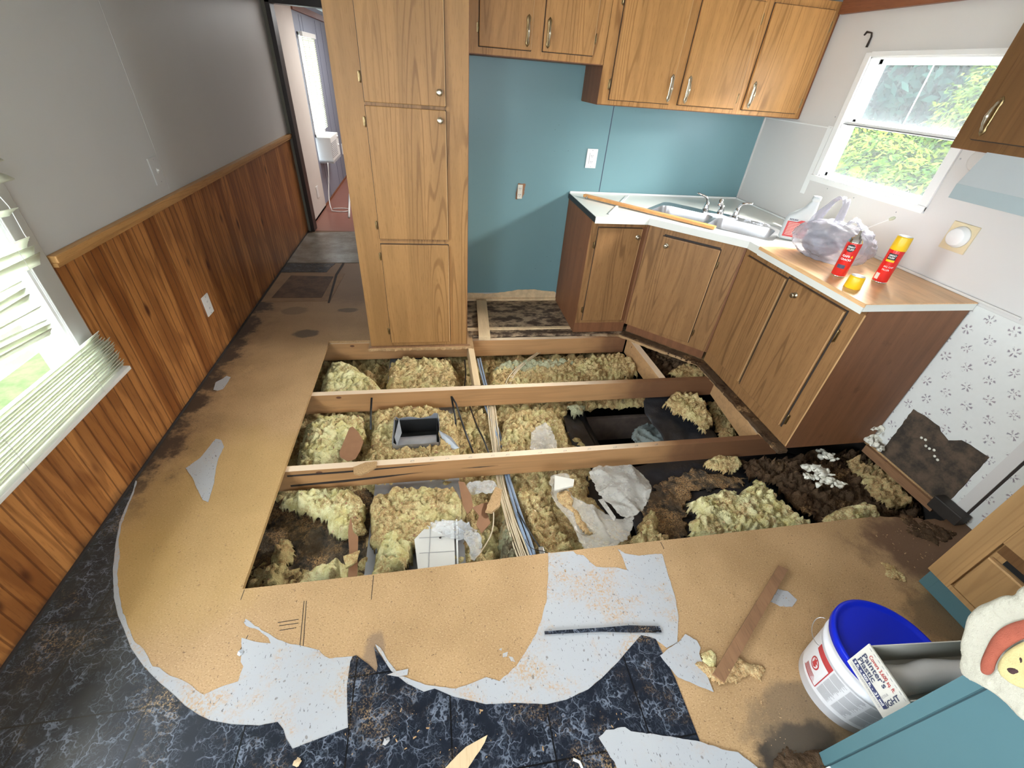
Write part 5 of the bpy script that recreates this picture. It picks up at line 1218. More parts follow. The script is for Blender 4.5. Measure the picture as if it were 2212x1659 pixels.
# wood strips over the sink
a, b = un(1263, 419, 'z', .935), un(1546, 489, 'z', .930)
def bar(name, a, b, w, h, mat, label, cat='wood strip', lift=0):
    d = (b-a).normalized(); n = Vector((-d.y, d.x, 0)).normalized()*w/2; u_ = Vector((0, 0, h))
    q = [a+n, b+n, b-n, a-n]
    return tag(MB().sheet(q, h, (0, 0, -1)).build(name, M[mat]), label, cat)
bar('wood_strip', a, b, .036, .018, 'orangestick', 'orange pine strip laid diagonally across the sink')
bar('white_stick', un(1317, 461, 'z', .917), un(1357, 421, 'z', .917), .016, .007, 'plastic_white', 'white painted stick lying under the orange strip on the counter', 'stick')
tag(MB().lathe([(.004, -.02), (.004, .0)], un(1268, 424, 'z', .930), 8, (0, 0, 1)).build('screw', M['steel']), 'screw poking down from the end of the orange strip', 'screw')
dr_ = MB(); rr = random.Random(3)
for i in range(26):
    p = sk(.60+rr.random()*.16, .36+rr.random()*.07, .914); an = rr.random()*PI; L = .006+rr.random()*.012
    d = Vector((math.cos(an), math.sin(an), 0))*L; n = Vector((-d.y, d.x, 0))*.25
    dr_.sheet([p-d-n, p+d-n, p+d*.6+n, p-d*.7+n], .001+rr.random()*.003, (0, 0, 1))
tag(dr_.build('foil_flakes', M['galv']), 'silvery flakes scattered behind the right sink bowl', 'debris', kind='stuff')

# ================================================================== OUTLETS, SWITCHES, HOOK
def outlet(name, o, u, n, label, w=.075, h=.12, gfci=False, plate=True, mat='plastic_white'):
    o, u, n = Vector(o), Vector(u), Vector(n); f = Fr(o, u, n)
    T = thing(name, tuple(o), label, 'outlet' if 'outlet' in name else 'switch')
    if plate:
        mb = MB(); f.box(mb, -w/2, w/2, -h/2, h/2, 0, .006, .002); pl = mb.build('cover_plate', M[mat], T)
        for z in (h*.42, -h*.42): MB().lathe([(.003, 0), (.003, .001)], f.p(0, z, .006), 10, n).build('screw', M['inkgrey'], pl)
    return T, f
T, f = outlet('wall_outlet', (1.200, YB-.006, 1.154), (1, 0, 0), (0, -1, 0), 'white outlet on the blue wall under the long cabinet', .082, .13)
mb = MB(); f.box(mb, -.018, .018, -.036, .036, .006, .009, .001); rc = mb.build('receptacle', M['white'], T)
mb = MB()
for z in (.02, -.02):
    f.box(mb, -.007, -.0045, z-.005, z+.005, .009, .0094); f.box(mb, .0045, .007, z-.005, z+.005, .009, .0094); f.box(mb, -.002, .002, z-.012, z-.008, .009, .0094)
mb.build('slots', M['ink'], rc)
MB().sheet([f.p(-.02, -.038, .0062), f.p(-.018, -.038, .0062), f.p(-.018, .038, .0062), f.p(-.02, .038, .0062)], .0004, (0, -1, 0)).build('shadow_gap', M['inkgrey'], rc)
T, f = outlet('wall_outlet', (.675, YB-.006, .905), (1, 0, 0), (0, -1, 0), 'bare ivory outlet in a ragged hole low in the blue wall', plate=False)
hl = ragged([(-.035, -.055), (.010, -.052), (.030, -.02), (.036, .055), (-.02, .058), (-.030, .0)], .01, .006, 4)
MB().sheet([f.p(a, b, -.0005) for a, b in hl], .001, (0, -1, 0)).build('ragged_hole', M['cardboard'], T)
mb = MB(); f.box(mb, -.024, .014, -.052, .048, .001, .008, .002); rc = mb.build('receptacle', plain('ivory_receptacle', (.66, .64, .55), .4), T)
mb = MB()
for z in (.022, -.022):
    f.box(mb, -.013, -.010, z-.005, z+.005, .008, .0085); f.box(mb, -.001, .002, z-.005, z+.005, .008, .0085); f.box(mb, -.007, -.004, z-.013, z-.009, .008, .0085)
mb.build('slots', M['ink'], rc)
T, f = outlet('wall_outlet', (XL+.006, 2.71, .340), (0, 1, 0), (1, 0, 0), 'white outlet set in the brown wood panelling', .085, .125)
mb = MB()
for z in (.022, -.022): f.box(mb, -.013, .013, z-.014, z+.014, .006, .008, .001)
rc = mb.build('receptacle', M['plastic_white'], T)
mb = MB()
for z in (.022, -.022): f.box(mb, -.006, -.004, z-.004, z+.005, .008, .0084); f.box(mb, .004, .006, z-.004, z+.005, .008, .0084)
mb.build('slots', M['ink'], rc)
T, f = outlet('light_switch', (XL, 2.725, 1.10), (0, 1, 0), (1, 0, 0), 'white light switch plate on the pale left wall above the rail', .095, .125, mat='grey_wall')
mb = MB(); f.box(mb, -.006, .006, -.012, .012, .006, .008, .001); f.box(mb, -.004, .004, -.002, .008, .007, .016, .001); mb.build('toggle', M['plastic_white'], T)
# dial on ivory plate
DP = thing('dial_switch', (XR-.004, 1.725, 1.137), 'round white dial on a yellowed square plate on the window wall', 'switch')
MB().box(XR-.010, XR-.001, 1.665, 1.788, 1.075, 1.203, bev=.002).build('plate', M['ivory'], DP)
MB().lathe([(.050, 0), (.048, .006), (.042, .012), (.040, .026), (.036, .029), (.001, .029)], (XR-.010, 1.725, 1.142), 32, (-1, 0, 0)).build('dial', M['plastic_white'], DP)
# round mark/cover next to hood
RCV = tag(MB().lathe([(.001, .012), (.03, .010), (.042, .004), (.045, 0)], (XR-.001, 1.86, 1.455), 28, (-1, 0, 0)).build('round_cover', M['white_wall']), 'shallow round painted cover on the wall between window and hood', 'wall cover')
# curtain hook
tag(MB().tube([un(1867, 76, 'x', XR-.02), un(1873, 69, 'x', XR-.02), un(1883, 71, 'x', XR-.012), un(1882, 80, 'x', XR-.008), un(1872, 102, 'x', XR-.004)], [.006, .009, .006, .007, .010], 8, flat=.6).build('curtain_hook', M['darkdoor']), 'bronze curtain hook on the window wall beside the long cabinet', 'hook')
nl = MB()
for y, z in ((1.94, 1.45), (1.96, 1.30), (2.1, 1.16), (2.4, 1.165), (2.62, 1.17), (2.80, 1.30), (2.81, 1.55)): nl.lathe([(.004, 0), (.003, .001), (.001, .0015)], (XR, y, z), 8, (-1, 0, 0))
nl.build('nail_holes', M['inkgrey'], wall_right)
# dark box at foot of floral wall
tag(MB().box(XR-.075, XR-.012, .905, 1.045, -.014, .058, bev=.006).build('baseboard_vent', plain('dark_vent', (.025, .020, .016), .55, var=.4, vs=20)), 'dark brown metal vent box at the foot of the floral wall', 'vent')

# ================================================================== LOOSE THINGS ON THE FLOOR
def scrap(name, px, z, th, mat, label, cat='vinyl scrap', rag=.003, seed=0, curl=0):
    P = ragged(FP(px, z), .012, rag, seed)
    o = MB().prism(P, z, z+th).build(name, M[mat]); return tag(o, label, cat)
scrap('vinyl_scrap', [(1293, 1593), (1309, 1577), (1350, 1571), (1363, 1580), (1448, 1591), (1511, 1602), (1568, 1621), (1594, 1625), (1619, 1644), (1660, 1680), (1620, 1760), (1420, 1760), (1340, 1668)], .003, .002, 'scrap', 'large pale scrap cut off by the bottom edge of the view', seed=1)
scrap('vinyl_scrap', [(1467, 1386), (1480, 1370), (1505, 1384), (1513, 1400), (1510, 1412), (1524, 1451), (1541, 1495), (1464, 1463), (1432, 1425), (1426, 1416), (1445, 1400)], .003, .002, 'scrap', 'pointed pale vinyl scrap beside the corner of the black vinyl', seed=2, rag=.0015)
scrap('vinyl_scrap', [(1664, 1300), (1680, 1273), (1701, 1277), (1722, 1296), (1711, 1311), (1685, 1310)], .0005, .0015, 'scrap', 'small pale scrap beside the brown wood strip', seed=3)
scrap('vinyl_scrap', [(401, 1012), (432, 990), (450, 968), (466, 948), (478, 951), (484, 965), (472, 990), (467, 1010), (462, 1045), (450, 1085), (438, 1080), (425, 1055), (416, 1032)], .0005, .0015, 'scrap', 'long pointed pale scrap on the left sheet of board', seed=4, rag=.002)
scrap('vinyl_scrap', [(461, 842), (466, 826), (478, 820), (490, 812), (498, 815), (492, 826), (482, 840), (470, 844)], .0005, .0015, 'scrap', 'small pale scrap beside the left panelling', seed=5, rag=.002)
scrap('cardboard_scrap', [(524, 803), (545, 786), (553, 796)], .0005, .002, 'chipboard', 'thin triangular tan scrap near the panelling', 'cardboard', seed=6, rag=0)
scrap('vinyl_scrap', [(948, 1672), (966, 1655), (988, 1631), (1006, 1614), (1053, 1588), (1047, 1604), (1035, 1624), (1013, 1656), (1000, 1680)], .006, .002, 'palewood', 'curled tan scrap point at the bottom edge on the black vinyl', seed=7, rag=.001)
scrap('vinyl_scrap', [(836, 1458), (858, 1450), (882, 1445), (880, 1458), (860, 1462)], .002, .002, 'backing', 'tiny white scrap at the torn vinyl edge', seed=8, rag=.001)
for i, px in enumerate(([(1078, 1403), (1084, 1400), (1083, 1406)], [(1086, 1412), (1097, 1408), (1095, 1418), (1086, 1420)], [(1099, 1418), (1108, 1420), (1113, 1430), (1104, 1428)])):
    o = scrap('vinyl_scrap', px, .0005, .0012, 'backing', ('uppermost', 'middle', 'lowest')[i]+' of three tiny white flakes on the board left of the felt', seed=9+i, rag=.0005); o['group'] = 'tiny white flakes on the board'
# black strip with white underside
ST = thing('vinyl_strip', tuple(un(1300, 1362, 'z', .003)), 'narrow black vinyl strip curling up to show its white underside', 'vinyl scrap')
MB().prism(ragged(FP([(1176, 1369), (1300, 1360), (1360, 1358), (1430, 1372), (1434, 1378), (1365, 1370), (1300, 1370), (1177, 1374)], .003), .012, .0015, 3), .002, .004).build('underside', M['backing'], ST)
MB().prism(FP([(1176, 1364), (1300, 1356), (1360, 1351), (1425, 1353), (1429, 1366), (1365, 1366), (1300, 1364), (1177, 1370)], .008), .006, .010).build('vinyl_face', M['vinyl'], ST)
# wood strip
q = [un(1682, 1221, 'z', .019), un(1703, 1230, 'z', .019), un(1565, 1474, 'z', .019), un(1540, 1455, 'z', .019)]
tag(MB().sheet(q, .018, (0, 0, -1)).build('wood_strip', M['oldwood']), 'old brown wood strip lying on the board beside the bucket', 'wood strip')
a, b = un(1040, 648, 'z', .03), un(1047, 728, 'z', .03)
d = (b-a).normalized(); n = Vector((-d.y, d.x, 0)).normalized()*.043
tag(MB().sheet([a-n, b-n, b+n, a+n], .026, (0, 0, -1)).build('pine_board', M['palewood']), 'short pale pine board lying in the fridge alcove', 'board')
tag(MB().box(.344, 1.062, 2.925, 2.955, .001, .010).build('batten', M['palewood']), 'pale batten along the front edge of the alcove floor', 'batten')
tag(MB().box(.235, .335, 2.92, 2.95, .001, .014).build('batten', M['palewood']), 'short pale batten end between pantry and pine board', 'batten')
# crumbs
def pebble(name, p, r, mat, label, seed, group=None, cat='debris', sq=.5):
    rr = random.Random(seed); mb = MB().lathe([(r*.3, 0), (r, r*.3), (r*.9, r*.7*sq*2), (r*.3, r*sq*2)], p, 7, (0, 0, 1))
    for i in range(len(mb.v)): mb.v[i] += Vector((rr.uniform(-1, 1), rr.uniform(-1, 1), 0))*r*.35
    return tag(mb.build(name, M[mat], smooth=False), label, cat, group)
pebble('wood_crumb', un(643, 1648, 'z', .003), .010, 'palewood', 'tan wood crumb on the black vinyl near the bottom edge', 1)
pebble('wood_crumb', un(835, 1602, 'z', .003), .009, 'scrap', 'pale three cornered crumb on the black vinyl', 2)
pebble('knot_plug', un(519, 1411, 'z', .001), .009, 'galv', 'grey metal disc at the edge of the felt backing', 3, sq=.2)
tag(MB().tube([un(1238, 1640, 'z', .006), un(1252, 1646, 'z', .008), un(1258, 1660, 'z', .006)], .004, 6).build('curl', M['white']), 'small white curl on the black vinyl at the bottom', 'debris')
rr = random.Random(11)
regions = [([(560, 1290), (1150, 1240), (1100, 1400), (620, 1360)], 40), ([(1480, 1180), (1950, 1140), (1900, 1300), (1600, 1500)], 110), ([(1540, 1420), (1720, 1440), (1700, 1620), (1600, 1600)], 50), ([(300, 1100), (520, 1000), (500, 1400), (330, 1400)], 45), ([(780, 1490), (1350, 1540), (1300, 1650), (700, 1650)], 90), ([(1200, 1210), (1440, 1220), (1440, 1360), (1210, 1350)], 50), ([(1980, 1110), (2060, 1150), (1990, 1240), (1880, 1150)], 60)]
for px, n in regions:
    F_ = FP(px, 0); mb = MB()
    for _ in range(n):
        u_, v_ = rr.random(), rr.random(); a = Vector((*F_[0], 0)).lerp(Vector((*F_[1], 0)), u_); b = Vector((*F_[3], 0)).lerp(Vector((*F_[2], 0)), u_); p = a.lerp(b, v_); p.z = .003
        an = rr.random()*PI; L = .0011+rr.random()**5*.005; d = Vector((math.cos(an), math.sin(an), 0))*L; nn = Vector((-d.y, d.x, 0))*.35
        mb.sheet([p-d-nn, p+d-nn*.6, p+d*.7+nn, p-d*.8+nn], .002, (0, 0, 1))
    mb.build('wood_chips', M['chipboard'], floor)['kind'] = 'stuff'
heap('wood_crumbs', [(1500, 1430), (1560, 1440), (1600, 1425), (1650, 1440), (1640, 1465), (1600, 1460), (1560, 1480), (1530, 1465)], .006, .010, 'fib_brown', 'crumbled chipboard heap by the end of the brown wood strip', 'debris', seed=60, amp=.004, cell=.004, fall=.02, rag=.02)
heap('insulation_scrap', [(1518, 1408), (1535, 1400), (1552, 1420), (1548, 1440), (1530, 1450), (1522, 1430)], .012, .014, 'fib_yellow', 'small yellow insulation scrap between pointed scrap and wood strip', 'insulation', seed=61, amp=.004, cell=.004, fall=.02)
heap('wood_crumbs', [(1908, 1215), (1925, 1218), (1950, 1238), (1960, 1255), (1935, 1252), (1915, 1238)], .008, .010, 'fib_mix', 'pale crumbs on the board beside the teal kick board', 'debris', seed=62, amp=.004, cell=.004, fall=.02, rag=.015)
heap('wood_crumbs', [(1940, 1105), (1990, 1118), (2020, 1130), (2070, 1150), (2030, 1180), (1960, 1150)], .006, .010, 'rot', 'rotten brown flakes at the damp corner of the board', 'debris', seed=63, amp=.006, cell=.006, fall=.03, rag=.02)
heap('floor_debris', [(1662, 1652), (1700, 1618), (1740, 1605), (1772, 1612), (1790, 1650), (1760, 1700), (1690, 1700)], .004, .010, 'rot', 'dark grit heap at the foot of the teal cabinet corner', 'debris', seed=64, amp=.006, cell=.005, fall=.03, rag=.02)

# ================================================================== BUCKET, CARTON, CLOTH
bk = Vector((1.330, .372, .001)); BK = thing('bucket', tuple(bk), 'white plastic bucket with blue lid and printed label on the board floor', 'bucket')
H_ = .282
MB().lathe([(.128, 0), (.134, .004), (.146, H_-.075), (.149, H_-.073), (.149, H_-.058), (.1455, H_-.056), (.1465, H_-.030), (.151, H_-.028), (.151, H_-.006), (.148, H_)], bk, 56).build('pail', M['bucket'], BK)
LD_ = MB().lathe([(.150, H_-.014), (.157, H_-.012), (.158, H_+.010), (.154, H_+.015), (.147, H_+.015), (.142, H_+.006), (.134, H_+.003), (.001, H_+.003)], bk, 64).build('lid', M['bluelid'], BK)
MB().lathe([(.030, 0), (.030, .0022), (.026, .0022), (.024, .0006)], bk+Vector((.01, -.03, H_+.003)), 28).build('lid_ring', M['bluelid'], LD_)
def bw(a0, z0, dd=.0008):     # wrapper on tapered pail
    def f(x, y):
        z = z0+y; R = .134+(.146-.134)*z/(H_-.075)+dd; an = a0+x/.14
        return bk+Vector((math.cos(an)*R, math.sin(an)*R, z))
    return f
def bpatch(mb, a0, x0, x1, z0, z1, dd, k=14):
    f = bw(a0, 0, dd); n = 4
    vs = [f(x0+(x1-x0)*i/k, z0+(z1-z0)*j/n) for i in range(k+1) for j in range(n+1)]
    return mb.add(vs, [(i*(n+1)+j, (i+1)*(n+1)+j, (i+1)*(n+1)+j+1, i*(n+1)+j+1) for i in range(k) for j in range(n)])
va = math.atan2(-bk.y, -bk.x)
lb = bpatch(MB(), va, -.26, .20, .045, .200, .0004, 40).build('label', plain('label_paper', (.66, .66, .67), .45), BK)
# red corner (towards the left of the label)
bpatch(MB(), va, -.115, -.040, .168, .198, .0010).build('label_red_band', M['redlabel'], lb)
mb = MB(); bpatch(mb, va, -.042, -.039, .062, .198, .0011, 2); bpatch(mb, va, -.115, -.042, .060, .063, .0011, 8); mb.build('label_red_rule', M['redlabel'], lb)
lg = MB(); f = bw(va-.62, .125, .0012)
ring = []
for i in range(25): an = 2*PI*i/24; ring.append((.020*math.cos(an)*1.0, .024*math.sin(an)))
lg.add([f(x*.78, y*.78) for x, y in ring]+[f(x, y) for x, y in ring], [(i, i+1, 25+i+1, 25+i) for i in range(24)])
fl_ = [(-.010, -.014), (.004, -.018), (.012, -.006), (.006, .004), (.016, .010), (.004, .012), (.0, .024), (-.006, .012), (-.014, .016), (-.008, .002)]
lg.add([f(x*.9, y*.9) for x, y in fl_], [tuple(t) for t in tessellate_polygon([[Vector((x, y, 0)) for x, y in fl_]])])
lg.build('emblem', M['redlabel'], lb)
sp = MB()
for i in range(10): bpatch(sp, va, -.110, -.060-.01*math.sin(i*3), .088-.003*i, .0894-.003*i, .0011, 6)
sp.build('small_print', M['inkred'], lb)
gp = MB(); rr = random.Random(8)
for bx_, w_ in ((-.034, .046), (.018, .046), (.070, .046), (.122, .05)):
    for i in range(32):
        if i in (9, 20): continue
        bpatch(gp, va, bx_, bx_+w_*(.72+.28*rr.random()), .190-.0040*i, .1922-.0040*i, .0010, 5)
gp.build('small_print', M['inkgrey'], lb)
# wire bail
ha = va-1.05; hp_ = bk+Vector((math.cos(ha)*.150, math.sin(ha)*.150, H_-.068))
rd = Vector((math.cos(ha), math.sin(ha), 0)); td = Vector((-rd.y, rd.x, 0))
MB().tube(bez([hp_-td*.045+Vector((0, 0, .012)), hp_-td*.055+rd*.03+Vector((0, 0, .0)), hp_-td*.01+rd*.034+Vector((0, 0, -.045)), hp_+td*.045+rd*.012+Vector((0, 0, -.022)), hp_+td*.05+Vector((0, 0, -.01))], 18), .0013, 6).build('wire_handle', M['steel'], BK)
# carton
ZL = .001+H_+.017
A = un(1836, 1430, 'z', ZL); x_c = A.x
Bt = un(1883, 1388, 'x', x_c); Cn = un(1911, 1548, 'z', ZL); hgt = min(.11, max(.06, Bt.z-ZL))
W_ = (Cn-A).to_2d().length; dW = Vector((Cn.x-A.x, Cn.y-A.y, 0)).normalized(); dL = Vector((-dW.y, dW.x, 0)); dL = dL if dL.x > 0 else -dL
dL = (dL+Vector((0, .0, 0))).normalized()
CA = thing('carton', tuple(A), 'long white painter plastic carton resting on the blue bucket lid', 'box')
print('CARTON', A, Bt, Cn, W_, hgt)
up = Vector((0, 0, 1)); Lc = .46
def cp(a, l, z): return A+dW*a+dL*l+up*z
mb = MB(); t = .003
mb.sheet([cp(0, 0, 0), cp(W_, 0, 0), cp(W_, 0, hgt), cp(0, 0, hgt)], t, dL)
mb.sheet([cp(0, 0, 0), cp(W_, 0, 0), cp(W_, Lc, 0), cp(0, Lc, 0)], t, up)
mb.sheet([cp(0, 0, 0), cp(0, Lc, 0), cp(0, Lc, hgt), cp(0, 0, hgt)], t, dW)
mb.sheet([cp(W_, 0, 0), cp(W_, Lc, 0), cp(W_, Lc, hgt*.5), cp(W_, .1, hgt*.4), cp(W_, .03, hgt), cp(W_, 0, hgt)], t, -dW)
mb.build('carton_shell', M['card'], CA)
pf = MB().sheet([cp(-.004, -.004, -.004), cp(W_+.004, -.004, -.004), cp(W_+.004, -.004, hgt+.002), cp(-.004, -.004, hgt+.002)], .0035, dL).build('printed_end', M['card'], CA)
o = lambda a, z: cp(a, -.005, z)
ptx = MB(); ptx.text("Covers 3,600 sq. ft.", hgt*.17, o(W_*.14, hgt*.76), dW, up, width=W_*.66, bold=.0002); ptx.build('lettering', M['inkred'], pf)
ptx = MB(); ptx.text("Painter's", hgt*.25, o(W_*.05, hgt*.56), dW, up, width=W_*.62, bold=.0005).text("Plastic", hgt*.25, o(W_*.05, hgt*.355), dW, up, width=W_*.45, bold=.0005)
ptx.text("LIGHT", W_*.13, o(W_*.93, hgt*.22), up, -dW, width=hgt*.62, bold=.0004); ptx.build('lettering', M['ink'], pf)
MB().text("EXTRA", W_*.07, o(W_*.79, hgt*.28), up, -dW, width=hgt*.30).build('lettering', M['inkgrey'], pf)
MB().sheet([o(W_*.02, hgt*.17), o(W_*.92, hgt*.17), o(W_*.92, hgt*.31), o(W_*.02, hgt*.31)], .0004, -dL).build('navy_band', M['navy'], pf)
ptx = MB(); ptx.text("9 ft. x 400 ft. - .31 mil", hgt*.12, cp(W_*.05, -.0056, hgt*.205), dW, up, width=W_*.82, bold=.0003); ptx.build('lettering', M['plastic_white'], pf)
ptx = MB(); ptx.text("CUBIERTA PLASTICA PARA PINTAR", hgt*.10, o(W_*.03, hgt*.05), dW, up, width=W_*.84, bold=.0001).build('lettering', M['inkgrey'], pf)
dsh = MB()
for i in range(9): dsh.sheet([o(.006+W_*.11*i, hgt*.95), o(.006+W_*.11*i+W_*.06, hgt*.95), o(.006+W_*.11*i+W_*.06, hgt*.965), o(.006+W_*.11*i, hgt*.965)], .0003, -dL)
dsh.build('perforation', M['inkgrey'], pf)
mb = MB(); R_ = min(hgt*.40, .036)
mb.tube([cp(W_*.45+.006*math.sin(i*.9), .02+i*.035, R_+.004+.003*math.sin(i)) for i in range(13)], [R_*(1+.05*math.sin(i*1.7)) for i in range(13)], 18); mb.build('plastic_roll', plain('rolled_plastic', (.60, .58, .56), .35, var=.06, vs=10), CA)
drape('plastic_film', None, ZL+.012, 'film_grey', 'grey green plastic film trailing between carton and teal cabinet', 'plastic sheet', amp=.012, fr=9, seed=31, crease=.01, cell=.012, th=.001,
      world=[tuple(cp(W_+.012, -.01, 0)[:2]), tuple(cp(W_+.012, .42, 0)[:2]), tuple(cp(W_+.10, .42, 0)[:2]), tuple(cp(W_+.05, .0, 0)[:2])], tilt=(.1, .1))
# quilted cloth hanging over the side counter
def clothpt(px, py, x=1.085): return un(px, py, 'x', x)
edge = [(2074, 1390), (2084, 1358), (2088, 1335), (2110, 1310), (2142, 1298), (2168, 1285), (2192, 1288), (2200, 1270), (2240, 1255), (2300, 1260), (2330, 1400), (2320, 1520), (2260, 1570), (2212, 1560), (2180, 1520), (2140, 1490), (2115, 1478), (2085, 1462), (2072, 1440), (2078, 1415)]
QC = thing('quilted_cloth', tuple(clothpt(2150, 1480)), 'cream scalloped quilted cloth with terracotta curve hanging off the side counter', 'cloth')
def puff(px, x, th, mat, name, seed, par, cell=.006, amp=.006):
    P3 = [clothpt(*p, x) for p in px]; P = [Vector((p.y, p.z, 0)) for p in P3]; P = smoothpoly([(p.x, p.y) for p in P], 2); P = [Vector((a, b, 0)) for a, b in P]
    bm = bmesh.new(); vv = [bm.verts.new(p) for p in P]
    for t_ in tessellate_polygon([P]):
        try: bm.faces.new([vv[i] for i in t_])
        except ValueError: pass
    for _ in range(8):
        le = [e for e in bm.edges if e.calc_length() > cell]
        if not le: break
        bmesh.ops.subdivide_edges(bm, edges=le, cuts=1); bmesh.ops.triangulate(bm, faces=bm.faces)
    bd_ = [v.co.copy() for v in bm.verts if v.is_boundary]
    front, back = {}, {}
    bm.verts.ensure_lookup_table(); B_ = np.array([tuple(b)[:2] for b in bd_])
    vs = []
    for v in bm.verts:
        d_ = float(np.min(np.hypot(B_[:, 0]-v.co.x, B_[:, 1]-v.co.y))); e = math.sqrt(max(0, 1-(1-min(1, d_/.018))**2))
        q = Vector((v.co.x, v.co.y, seed)); k_ = th*e+amp*e*(MN.noise(q*22)+.5*(1-2*abs(MN.noise(q*45))))
        front[v.index] = Vector((x-k_, v.co.x, v.co.y)); back[v.index] = Vector((x+.002, v.co.x, v.co.y))
    bm.verts.index_update(); n = len(bm.verts); F_ = [[v.index for v in f.verts] for f in bm.faces]
    eb = [[v.index for v in e.verts] for e in bm.edges if e.is_boundary]
    mb = MB().add([front[i] for i in range(n)]+[back[i] for i in range(n)], F_+[[n+i for i in reversed(f)] for f in F_]+[[a, b, n+b, n+a] for a, b in eb], True); bm.free()
    return mb.build(name, M[mat], par)
qb = puff(edge, 1.085, .010, 'cloth', 'cloth_body', 1, QC, amp=.004)
puff([(2212, 1338), (2185, 1345), (2160, 1358), (2140, 1380), (2128, 1405), (2117, 1430), (2118, 1452), (2133, 1460), (2146, 1452), (2150, 1432), (2165, 1408), (2190, 1390), (2215, 1378), (2290, 1360), (2285, 1325)], 1.069, .005, 'clothred', 'terracotta_band', 2, QC, amp=.002)
puff([(2152, 1440), (2168, 1412), (2192, 1395), (2215, 1384), (2290, 1370), (2290, 1480), (2215, 1490), (2185, 1478), (2162, 1460)], 1.0695, .004, 'clothyellow', 'yellow_field', 3, QC, amp=.002)
for i, (x_, y_, w_) in enumerate(((2188, 1449, 17), (2206, 1428, 6), (2235, 1445, 12), (2226, 1405, 7))):
    puff([(x_-w_, y_-7), (x_, y_-9), (x_+w_, y_), (x_+w_*.7, y_+9), (x_-w_*.3, y_+8)], 1.0655, .003, 'clothdark', 'dark_spot', 4+i, QC, cell=.004, amp=.001)

# ================================================================== BLINDS
WB = thing('window_blind', (XL+.06, 1.2, .48), 'crooked white slatted blind hanging over the left window', 'blind')
def slat(y0, y1, z0, z1, x, tilt, w=.048, th=.0022, bow=.002, par=WB, mat='slat', seed=0):
    n = 14; vs = []
    for i in range(n+1):
        t = i/n; y = y0+(y1-y0)*t; z = z0+(z1-z0)*t; tl = tilt+(.10 if w > .03 else .02)*math.sin(t*5+seed)
        for j in range(5):
            s_ = (j/4-.5); cur = (1-4*s_*s_)*.003
            ww = w*(1-.0*(i == n))
            vs.append((x+math.cos(tl)*s_*ww-math.sin(tl)*cur, y-(abs(s_)*.006 if i == n else 0), z+math.sin(tl)*s_*ww+math.cos(tl)*cur+bow*math.sin(PI*t+seed)))
    mb = MB().add(vs, [(5*i+j, 5*i+j+1, 5*i+5+j+1, 5*i+5+j) for i in range(n) for j in range(4)], True)
    o = mb.build('slat', M[mat], par); md = o.modifiers.new('t', 'SOLIDIFY'); md.thickness = th
xb = XL+.055
rr = random.Random(2)
z = .496
for k_ in range(15):
    slat(.70, 1.806+.007*math.sin(k_*1.9)-.003*k_*(k_ > 10), z, z+.0006*math.sin(k_*2), xb+.0015*math.sin(k_*1.7), math.radians(60), w=.030, bow=.0006, seed=.3); z += .0125
MB().box(xb-.018, xb+.018, .69, 1.812, .468, .486, bev=.004).build('bottom_rail', M['plastic_white'], WB)
def yz(px, py): p = un(px, py, 'x', xb); return p.y, p.z
for i, (l, r_, tl) in enumerate((((0, 775), (110, 718), 62), ((0, 752), (108, 708), 60), ((0, 738), (96, 700), 50), ((0, 712), (80, 669), 52), ((0, 683), (64, 645), 60), ((0, 668), (55, 634), 62), ((0, 640), (42, 617), 60),
                                 ((0, 592), (82, 556), 60), ((0, 572), (76, 543), 65), ((0, 545), (60, 522), 60), ((0, 458), (27, 455), 30))):
    (ya, za), (yb, zb) = yz(*l), yz(*r_); m_ = (zb-za)/(yb-ya); y0 = .75
    slat(y0, yb, za+m_*(y0-ya)*.6, zb, xb+.002*i % .008, math.radians(tl), seed=i*2.1)
for y, zt in ((1.62, 1.95), (1.2, 1.95), (.85, 1.95)):
    for dx in (-.02, .02): MB().tube([(xb+dx, y, .48), (xb+dx*.9, y+.004, .9), (xb+dx, y, zt)], .0009, 5).build('ladder_cord', M['plastic_white'], WB)
for i in range(12): slat(.66, 1.76, 1.26+i*.055, 1.262+i*.055, xb, math.radians(-18), seed=i)
MB().box(XL+.016, XL+.072, .60, 1.78, 1.93, 1.965, bev=.002).build('head_rail', M['plastic_white'], WB)
MB().tube([un(0, 425, 'x', XL+.03), un(20, 447, 'x', XL+.03), un(52, 505, 'x', XL+.025), un(62, 520, 'x', XL+.025)], .0015, 6).build('pull_cord', M['plastic_white'], WB)
FB = thing('window_blind', (HX+.04, 6.85, .85), 'closed white mini blind on the far room window', 'blind')
z = .86
while z < 1.80:
    slat(6.50, 7.20, z, z, HX+.045, math.radians(58), w=.026, par=FB, seed=z, bow=0, th=.001); z += .021
MB().box(HX+.03, HX+.062, 6.48, 7.22, 1.80, 1.845, bev=.002).build('head_rail', M['plastic_white'], FB)
MB().tube([(HX+.06, 6.75, 1.8), (HX+.062, 6.75, 1.1)], .003, 6).build('wand', M['white'], FB)
